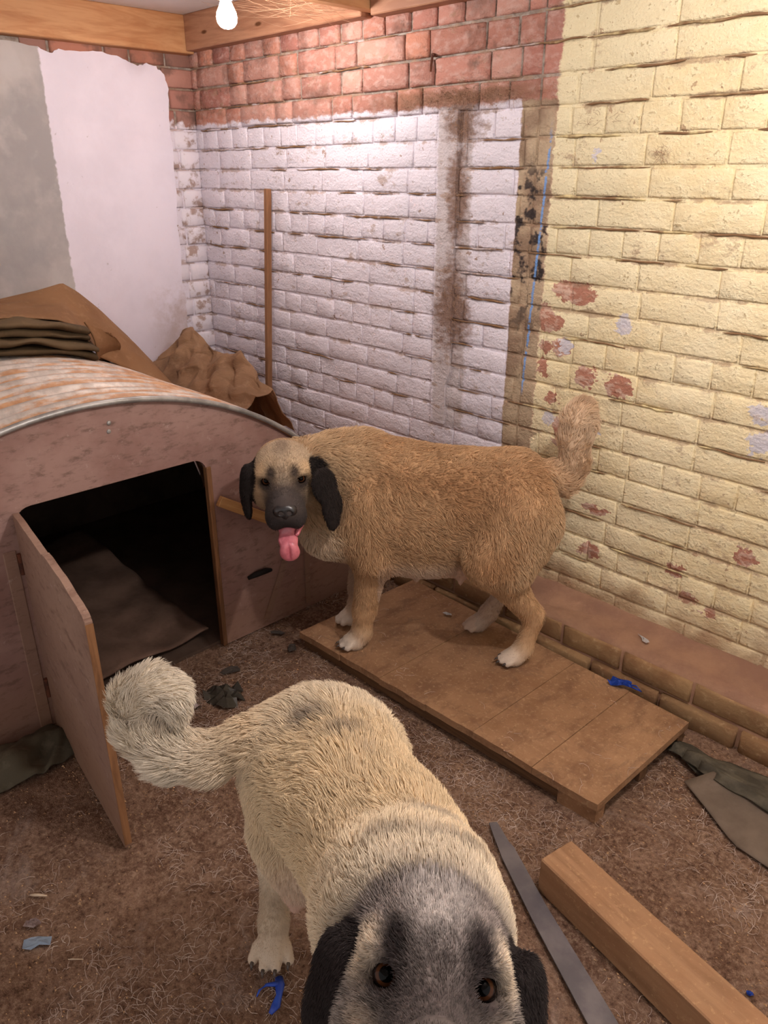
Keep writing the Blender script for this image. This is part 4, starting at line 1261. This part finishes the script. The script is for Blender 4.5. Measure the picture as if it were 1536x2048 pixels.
def make_dog(label, group, forms, H, extra_cuts, paint, nhair, hw, hgrid, seed, gaze, mouth, claws, lie):
    """lie: how far strands lean along the coat"""
    base = empty('dog', (0, 0, 0), PI/2-HEAD)
    props(base, label, 'dog', group)
    V, F = skin(forms, eye_cuts(H)+extra_cuts, hgrid)
    N, A = normals(V, F)
    if ((V-V.mean(0))*N).sum() < 0: F = F[:, ::-1]; N = -N
    col, _, _ = blend(forms, V); col, _ = paint(V, N, col, np.zeros(len(V)))
    me = bpy.data.meshes.new('body'); me.from_pydata(V.tolist(), [], F.tolist()); me.update()
    at = me.color_attributes.new('fcol', 'FLOAT_COLOR', 'POINT')
    at.data.foreach_set('color', np.concatenate([col, np.ones((len(V), 1))], 1).astype(np.float32).ravel())
    body = link('body', me, M_skin, base, True)
    # fur
    g = np.random.default_rng(seed)
    cen = V[F].mean(1); Hl = H.loc(cen)
    onhead = np.exp(-np.clip(np.linalg.norm(Hl-np.array([0, .03, 0]), axis=1)-.12, 0, 1)/.02)
    wgt = A*(1+1.6*onhead)
    pick = g.choice(len(F), nhair, p=wgt/wgt.sum())
    a, b = g.random((2, nhair)); q = F[pick]
    w4 = np.stack([(1-a)*(1-b), a*(1-b), a*b, (1-a)*b], 1)
    P = (V[q]*w4[..., None]).sum(1); Nn = (N[q]*w4[..., None]).sum(1); Nn /= np.linalg.norm(Nn, axis=1, keepdims=True)
    col, ln, fl = blend(forms, P)
    col, bare = paint(P, Nn, col, np.zeros(nhair))
    keep = bare < .5
    for s in (-1, 1):
        keep &= np.linalg.norm((H.loc(P)-np.array([s*EYE[0], EYE[1]+.010, EYE[2]]))/np.array([1, 1, .85]), axis=1) > .0160
    P, Nn, col, ln, fl = P[keep], Nn[keep], col[keep], ln[keep], fl[keep]; n = len(P)
    fl = fl/(np.linalg.norm(fl, axis=1, keepdims=True)+1e-9)
    wv = np.stack([vnoise(P, 16, seed+i)-.5 for i in range(3)], 1)*1.1+np.stack([vnoise(P, 45, seed+7+i)-.5 for i in range(3)], 1)*.9
    longf = np.clip((ln-.006)/.012, 0, 1)[:, None]
    fl = fl+wv*(.25+.9*longf)+g.normal(0, .12, (n, 3))
    T = fl-Nn*(fl*Nn).sum(1, keepdims=True); T /= np.linalg.norm(T, axis=1, keepdims=True)+1e-9
    ln = ln*g.uniform(.7, 1.2, n)*(.75+.5*vnoise(P, 22, seed+20))
    tipdir = T*lie+Nn*(1-lie)*(.7+.9*vnoise(P, 30, seed+31))[:, None]; tipdir /= np.linalg.norm(tipdir, axis=1, keepdims=True)
    rootdir = T*.45+Nn*.75; rootdir /= np.linalg.norm(rootdir, axis=1, keepdims=True)
    p0 = P-Nn*.001; l_ = ln[:, None]
    p1 = p0+rootdir*l_*.30; p2 = p1+(rootdir*.35+tipdir*.65)*l_*.36; p3 = p2+tipdir*l_*.40
    # gather tips into locks
    m = max(1, n//34); ci = g.choice(n, m, replace=False); kd = kdtree.KDTree(m)
    for k, i in enumerate(ci): kd.insert(p2[i], k)
    kd.balance()
    near = np.fromiter((kd.find(v)[1] for v in p2), int, n); lk = ci[near]
    cl = (.50*longf)*np.exp(-np.linalg.norm(p2-p2[lk], axis=1)/.02)[:, None]
    p3 = p3+(p3[lk]-p3)*cl; p2 = p2+(p2[lk]-p2)*cl*.45
    pts = np.stack([p0, p1, p2, p3], 1)
    col = col*(g.uniform(.86, 1.12, n)*(.90+.20*vnoise(P, 60, seed+40)))[:, None]
    rad = hw*np.array([1, .95, .7, .22])[None, :]*(.55+.45*longf)
    fur = hair_curves('fur', pts, rad, M_fur, base, np.clip(col, 0, 1)); props(fur, kind='stuff')
    # eyes
    for s in (-1, 1):
        c = H.p(s*EYE[0], EYE[1]-.0015, EYE[2])
        bm = bmesh.new(); bmesh.ops.create_uvsphere(bm, u_segments=28, v_segments=18, radius=.0132*H.s)
        for v in bm.verts:
            rr = math.hypot(v.co.x, v.co.y)
            if v.co.z > 0 and rr < .008: v.co.z += .0016*(1-(rr/.008)**2)
        o = from_bm('eye', bm, M_eye, base, True)
        gz = Vector(np.array(gaze, float)-c).normalized()
        o.location = c; o.rotation_mode = 'QUATERNION'; o.rotation_quaternion = gz.to_track_quat('Z', 'Y')
    # nose leather with nostrils
    nf = [H.ell((0, .160, -.026), (.025, .017, .019), .008), H.ell((0, .166, -.040), (.012, .012, .014), .008)]
    for s in (-1, 1): nf.append(H.ell((s*.016, .162, -.030), (.014, .015, .014), .008))
    nc = [H.ell((s*.0115, .178, -.030), (.0055, .010, .005), .003, roty(s*.5)) for s in (-1, 1)]
    nV, nF = skin(nf, nc, .0026*H.s)
    o = mesh('nose', nV, nF, M_nose, base, True)
    if mouth:
        tf = [H.cone((0, .045, -.085), (0, .100, -.108), .020, .024, .01), H.ell((.0, .126, -.128), (.026, .022, .013), .012, rotx(-.75)),
              H.ell((.002, .142, -.156), (.0265, .012, .028), .014, rotx(-.12))]
        tV, tF = skin(tf, [H.ell((.001, .160, -.150), (.003, .014, .05), .006)], .003)
        mesh('tongue', tV, tF, M_tongue, base, True)
        lf = [H.cone((.026, .045, -.082), (.036, .10, -.100), .006, .007, .004), H.cone((.036, .10, -.100), (.024, .125, -.115), .007, .006, .004)]
        lV, lF = skin(lf, [], .003); mesh('lip', lV, lF, M_tongue, base, True)
    for (c, yaw, size, spread) in claws:
        d = Vector((math.cos(yaw), math.sin(yaw), 0)); qv = Vector((-math.sin(yaw), math.cos(yaw), 0))
        for (t, r) in ((-1.5, .028), (-.5, .044), (.5, .044), (1.5, .028)):
            b0 = Vector(c)+qv*t*(.0195+spread)*size+d*(r+.011)*size+Vector((0, 0, -.006*size))
            bm = bmesh.new(); tube(bm, [b0, b0+d*.007*size+Vector((0, 0, -.002)), b0+d*.013*size+Vector((0, 0, -.008*size))], [.0042*size, .0034*size, .001], 7)
            from_bm('claw', bm, M_claw, base, True)
    return base

def spot(Hl, c, r, soft=.35):
    d = np.linalg.norm((Hl-np.array(c))/np.array(r), axis=1)
    return np.clip((1+soft-d)/(2*soft), 0, 1)
def sym(Hl, c, r, soft=.35):
    return np.maximum(spot(Hl, c, r, soft), spot(Hl, (-c[0], c[1], c[2]), r, soft))
def over(col, m, c): return col*(1-m[:, None])+np.asarray(c)[None, :]*m[:, None]

# ---------------------------------------------------------------- the tan dog standing on the platform
TAN, TANL, TANP = L3(200, 160, 120), L3(210, 176, 138), L3(218, 194, 166)
BLACK, GREY, WHITE, PINK = L3(40, 33, 31), L3(112, 94, 82), L3(236, 224, 212), L3(206, 158, 148)
GZ = .062
bf = (1, 0, -.45)
T = []
def C_(a, b, ra, rb, k=.04, col=TAN, ln=.02, flow=bf, w=1.0, to=None): (to if to is not None else T).append(Form('cone', (a, b, ra, rb), k, col, ln, flow, w))
def E_(c, r, k=.05, col=TAN, ln=.02, flow=bf, rot=None, w=1.0, to=None): (to if to is not None else T).append(Form('ell', (c, r, rot), k, col, ln, flow, w))
E_((-.02, 2.155, .545), (.20, .145, .190), .05)
E_((.13, 2.135, .520), (.22, .155, .195), .06)
E_((.27, 2.110, .560), (.17, .135, .150), .06)
E_((.385, 2.090, .600), (.105, .125, .118), .06, flow=(.8, 0, -.7))
E_((-.13, 2.150, .545), (.115, .125, .165), .06, TANL, .026)
C_((-.10, 2.15, .635), (-.205, 2.085, .670), .118, .088, .07, TANL, .028, (.8, .2, -.5))
C_((-.12, 2.13, .545), (-.195, 2.07, .600), .112, .082, .07, TANL, .028, (.6, .2, -.8))
E_((-.165, 2.09, .475), (.075, .085, .075), .05, TANP, .024, (.3, 0, -1))
# rump, thighs
for (sy, hipx, stf, hck, met, pw) in ((1.985, .385, (.305, 1.972, .430), (.452, 2.005, .225), (.428, 1.998, .115), (.405, 1.990, .090)),
                                       (2.195, .375, (.300, 2.215, .420), (.395, 2.205, .215), (.345, 2.190, .125), (.315, 2.183, .090))):
    near = sy < 2.1
    c1 = TAN if near else L3(184, 156, 134)
    C_((hipx, sy+(.035 if near else -.035), .585), stf, .098, .070, .032, TAN, .020, (.25, 0, -1))
    C_((hipx+.04, sy+(.035 if near else -.035), .52), (stf[0]+.07, stf[1], stf[2]-.02), .085, .060, .05, TANL, .022, (.3, 0, -1))
    C_(stf, hck, .062, .030, .035, c1, .012, (0, 0, -1))
    C_((hck[0]+.006, hck[1], hck[2]+.004), met, .027, .0255, .02, c1, .008, (0, 0, -1))
    C_(met, pw, .0265, .027, .02, TANL if near else c1, .008, (-.3, 0, -1))
    T += paw((pw[0]-.002, pw[1], pw[2]+.0), PI+.12, 0, .92, L3(222, 204, 186) if near else L3(190, 172, 158))
# front legs
for (y0, elb, wr, ps, pw) in ((2.065, (-.030, 2.058, .400), (-.062, 2.082, .200), (-.070, 2.082, .120), (-.088, 2.080, .090)),
                               (2.235, (-.055, 2.240, .400), (-.082, 2.232, .200), (-.092, 2.228, .120), (-.108, 2.225, .090))):
    near = y0 < 2.1
    c1 = TAN if near else L3(190, 160, 136)
    C_((-.085, y0+(.02 if near else -.02), .560), elb, .100, .062, .04, TAN if near else c1, .020, (.2, 0, -1))
    C_(elb, wr, .050, .033, .03, c1, .012, (0, 0, -1))
    C_(wr, ps, .032, .0285, .02, c1, .008, (0, 0, -1))
    C_(ps, pw, .029, .028, .02, TANL, .008, (-.3, 0, -1))
    T += paw((pw[0]-.002, pw[1], pw[2]), PI+.15, 0, .95, L3(224, 208, 192))
# belly, teats
E_((.13, 2.13, .375), (.17, .10, .055), .05, TANP, .010, (.3, 0, -1))
E_((.245, 2.105, .370), (.055, .065, .060), .035, PINK, .004, (0, 0, -1))
for (x, y, z) in ((.02, 2.09, .335), (.10, 2.08, .318), (.235, 2.075, .312), (.262, 2.125, .310)):
    C_((x, y, z+.02), (x, y, z-.012), .013, .008, .014, L3(150, 112, 104), .002, (0, 0, -1))
# tail, carried up and curled over
TL = [(.475, 2.085, .650), (.525, 2.098, .630), (.553, 2.102, .685), (.546, 2.102, .755), (.544, 2.105, .815), (.566, 2.115, .838), (.584, 2.122, .800), (.584, 2.126, .755)]
TR = [.042, .036, .036, .034, .030, .027, .023, .016]
for i in range(len(TL)-1):
    d = np.array(TL[i+1])-np.array(TL[i]); d /= np.linalg.norm(d)
    C_(TL[i], TL[i+1], TR[i], TR[i+1], .02, L3(226, 196, 164) if i > 1 else L3(212, 176, 140), .028 if i < 4 else .022, d)
HF = Head((-.279, 2.005, .684), (.115, -.97, -.03), (1, .10, .03), 1.06)
T += head_forms(HF, dict(face=L3(200, 168, 132), muzzle=L3(76, 66, 62), ear=BLACK), 1.0, (.004, .020), 0.0, (.01, .050), (1.0, 1.15), (.4, .95))
def paint_tan(P, N, col, bare):
    Hl = HF.loc(P); near = np.linalg.norm(Hl, axis=1) < .21
    onh = (np.linalg.norm((Hl-np.array([0, .04, -.02]))/np.array([.095, .15, .12]), axis=1) < 1).astype(float)
    ear_ = ear_mask(T, P)
    face = onh*(1-ear_)
    c = over(col, ear_*1.0, BLACK)
    c = over(c, face*spot(Hl, (0, .0, .08), (.10, .085, .06), .4)*.8, L3(200, 178, 152))
    c = over(c, face*spot(Hl, (0, .01, .085), (.02, .05, .03), .5)*.5, L3(120, 100, 88))
    c = over(c, face*spot(Hl, (0, .07, .02), (.016, .06, .05), .5)*.7, L3(206, 182, 156))
    c = over(c, face*sym(Hl, (.058, .055, .034), (.020, .03, .018), .4)*.7, L3(216, 184, 146))
    c = over(c, face*sym(Hl, (.028, .070, .036), (.013, .03, .018), .35)*.92, L3(58, 46, 42))
    c = over(c, face*sym(Hl, (.043, .075, .008), (.028, .03, .019), .35)*.95, L3(46, 36, 33))
    c = over(c, face*np.clip((Hl[:, 1]-.070)/.045, 0, 1)*.92, L3(74, 65, 62))
    c = over(c, face*np.clip((Hl[:, 1]-.115)/.03, 0, 1)*np.clip((-.035-Hl[:, 2])/.02, 0, 1)*.8, L3(52, 46, 46))
    c = over(c, face*np.clip((Hl[:, 1]-.03)/.03, 0, 1)*np.clip((-.078-Hl[:, 2])/.012, 0, 1)*.8, L3(64, 52, 48))
    # body: pale belly and chest, dark hock, shaded coat
    c = over(c, (1-onh)*np.clip((.415-P[:, 2])/.06, 0, 1)*(P[:, 0] > -.02)*(P[:, 0] < .30)*(np.abs(P[:, 1]-2.12) < .13)*.7, L3(206, 178, 156))
    c = over(c, np.clip(1-np.linalg.norm((P-np.array([.482, 2.005, .222]))/np.array([.02, .03, .022]), axis=1), 0, 1)*1.0, L3(48, 38, 34))
    c = over(c, (1-onh)*(1-ear_)*np.clip(vnoise(P, 9, 3)-.55, 0, 1)*1.3*(P[:, 2] > .35), L3(160, 112, 72))
    b = bare + (face*(Hl[:, 1] > .146)*(np.abs(Hl[:, 0]) < .022)*(Hl[:, 2] > -.055))
    b = b + (np.linalg.norm((P-np.array([.245, 2.10, .345]))/np.array([.05, .06, .035]), axis=1) < 1)
    b = b + face*(Hl[:, 1] > .03)*(Hl[:, 2] < -.076)*(Hl[:, 2] > -.135)*(np.abs(Hl[:, 0]) < .024)
    return c, b
make_dog('tan dog with a black mask standing on the wooden platform, tongue out', 'the two dogs', T, HF, [], paint_tan, 90000, .00075, .0062, 50, (0, 0, 1.45), True,
         [((.403, 1.990, .090), PI+.12, .92, 0), ((-.090, 2.080, .090), PI+.15, .95, 0)], .80)

# ---------------------------------------------------------------- the cream dog close to the camera
CRM, CRML, CRMD = L3(238, 212, 174), L3(240, 222, 196), L3(214, 184, 146)
U = []
def D_(*a, **k): C_(*a, to=U, **k)
def G_(*a, **k): E_(*a, to=U, **k)
hd = np.array([-.35, .85, 0])
G_((-.102, 1.040, .545), (.112, .108, .105), .06, CRML, .024, (-.8, .5, -.3))
G_((-.080, .955, .545), (.100, .120, .112), .05, CRM, .024, (-.6, .8, -.3))
G_((-.030, .870, .550), (.096, .130, .112), .06, CRM, .022, (-.4, .9, -.3))
G_((.022, .785, .550), (.092, .125, .122), .06, CRM, .022, (-.3, .9, -.3))
D_((.020, .735, .585), (.034, .650, .645), .092, .088, .06, CRM, .022, (-.2, 1, -.2))
D_((.034, .650, .645), (.040, .580, .700), .088, .080, .06, CRML, .020, (-.1, 1, -.3))
D_((.025, .680, .580), (.040, .570, .660), .09, .075, .06, CRML, .022, (0, .6, -1))
# hind legs
D_((-.140, 1.010, .535), (-.158, .985, .425), .080, .058, .06, CRM, .022, (-.1, .2, -1))
D_((-.150, 1.050, .490), (-.165, 1.020, .400), .068, .050, .06, CRML, .022, (-.1, .2, -1))
D_((-.158, .990, .415), (-.216, 1.105, .200), .052, .026, .04, CRML, .012, (0, 0, -1))
D_((-.216, 1.108, .190), (-.222, 1.085, .075), .0275, .026, .02, L3(206, 184, 158), .008, (0, 0, -1))
D_((-.222, 1.085, .075), (-.223, 1.074, .036), .027, .028, .02, L3(206, 184, 158), .007, (0, -.3, -1))
U += paw((-.224, 1.072, .030), -PI/2-.02, 0, .98, L3(214, 194, 172), .0025, .005)
D_((-.045, 1.040, .520), (.000, .995, .375), .078, .060, .04, CRM, .018, (0, .2, -1))
D_((.000, .995, .375), (.010, 1.100, .190), .060, .030, .04, CRML, .012, (0, 0, -1))
D_((.010, 1.100, .190), (.010, 1.055, .040), .0275, .027, .02, CRML, .008, (0, 0, -1))
U += paw((.010, 1.035, .030), -PI/2, 0, 1.05, L3(222, 206, 186))
# front legs
for sx, px_ in ((.010, .004), (.085, .095)):
    D_((sx, .735, .545), (px_, .735, .400), .056, .046, .03, CRML, .018, (0, .1, -1))
    D_((px_, .735, .400), (px_, .715, .200), .052, .035, .03, CRML, .012, (0, 0, -1))
    D_((px_, .715, .200), (px_, .700, .060), .034, .029, .02, CRML, .008, (0, 0, -1))
    U += paw((px_, .685, .030), -PI/2, 0, 1.1, L3(226, 212, 194))
# udder and belly
G_((-.135, .955, .375), (.050, .055, .062), .035, L3(222, 196, 172), .010, (0, 0, -1))
G_((-.07, .90, .470), (.055, .10, .045), .03, L3(226, 204, 176), .012, (0, 0, -1))
D_((-.150, .935, .322), (-.152, .933, .300), .018, .010, .02, L3(208, 170, 152), .003, (0, 0, -1))
# tail sweeping left and curling up
TL = [(-.165, 1.060, .585), (-.222, 1.015, .590), (-.288, 1.000, .566), (-.352, 1.000, .576), (-.393, 1.005, .622), (-.396, 1.010, .678), (-.368, 1.012, .702), (-.342, 1.012, .686), (-.338, 1.010, .655)]
TR = [.040, .033, .031, .033, .033, .031, .027, .022, .016]
for i in range(len(TL)-1):
    d = np.array(TL[i+1])-np.array(TL[i]); d /= np.linalg.norm(d)
    D_(TL[i], TL[i+1], TR[i], TR[i+1], .02, L3(232, 208, 176) if i < 2 else L3(240, 226, 206), .022 if i < 2 else (.026 if i < 5 else .022), d)
HN = Head((.0455, .505, .726), (-.02, -.71, .70), (1, -.02, -.150), 1.0)
U += head_forms(HN, dict(face=L3(150, 138, 130), muzzle=L3(70, 62, 60), ear=L3(52, 44, 43)), 0.0, (.008, .004), .45, (0, 0), (1, 1), (.45, .5))
def paint_cream(P, N, col, bare):
    Hl = HN.loc(P)
    onh = np.clip((1.06-np.linalg.norm((Hl-np.array([0, .045, -.01]))/np.array([.112, .108, .118]), axis=1))/.10, 0, 1)
    ear_ = ear_mask(U, P)
    face = onh*(1-ear_)
    c = over(col, ear_*1.0, L3(50, 42, 41))
    c = over(c, face*1.0, L3(150, 138, 130))
    grizz = vnoise(P, 260, 5)
    c = over(c, face*np.clip((Hl[:, 2]-.0)/.03, 0, 1)*.95, L3(142, 130, 124))
    c = over(c, face*spot(Hl, (0, .02, .085), (.032, .10, .05), .4)*.75, L3(196, 186, 180))
    c = over(c, face*np.clip((.0-Hl[:, 1])/.03, 0, 1)*np.clip((Hl[:, 2]-.03)/.02, 0, 1)*.75, L3(92, 80, 76))
    c = over(c, face*sym(Hl, (.066, .046, .026), (.022, .035, .026), .4)*.95, L3(228, 208, 184))
    c = over(c, face*sym(Hl, (.060, .075, -.030), (.02, .03, .02), .4)*.7, L3(206, 184, 162))
    c = over(c, face*sym(Hl, (.037, .066, .038), (.015, .032, .024), .4)*.97, L3(40, 32, 32))
    c = over(c, face*sym(Hl, (.036, .072, .008), (.034, .035, .022), .4)*.92, L3(54, 43, 42))
    c = over(c, face*spot(Hl, (0, .085, .01), (.020, .05, .03), .4)*.7, L3(176, 162, 154))
    c = over(c, face*np.clip((Hl[:, 1]-.068)/.040, 0, 1)*.9, L3(74, 65, 63))
    c = c*(1-face*1.1*(grizz-.5))[:, None]
    c = over(c, ear_*np.clip((.072-np.abs(Hl[:, 0]))/.01, 0, 1)*.5, L3(120, 100, 90))
    body = (1-np.clip(onh*1.5, 0, 1))
    w = vnoise(P, 30, 11)*.6
    def patch(cx, cy, cz, rx, ry, rz, m, cc):
        nonlocal c
        d = np.linalg.norm((P-np.array([cx, cy, cz]))/np.array([rx, ry, rz]), axis=1)
        c = over(c, body*np.clip(1.25-d-w+.3, 0, 1)*m, cc)
    patch(.042, .655, .725, .085, .022, .05, .8, L3(112, 97, 90))
    patch(.060, .735, .695, .045, .030, .05, .7, L3(128, 110, 100))
    patch(-.115, .985, .665, .040, .028, .04, .65, L3(118, 104, 100))
    patch(-.060, .945, .655, .045, .018, .04, .6, L3(132, 115, 106))
    patch(-.021, .90, .65, .014, .014, .03, .6, L3(150, 130, 114))
    patch(-.205, 1.06, .14, .05, .05, .03, .3, L3(150, 128, 110))
    patch(-.105, .95, .50, .05, .06, .07, .4, CRMD)
    b = bare + (face*(Hl[:, 1] > .146)*(np.abs(Hl[:, 0]) < .022)*(Hl[:, 2] > -.055))
    return c, b
make_dog('cream dog with grey head and curled tail looking up at the camera', 'the two dogs', U, HN, [], paint_cream, 190000, .00052, .0050, 80, (0, 0, 1.45), False,
         [((-.224, 1.072, .030), -PI/2-.02, .98, .005)], .74)
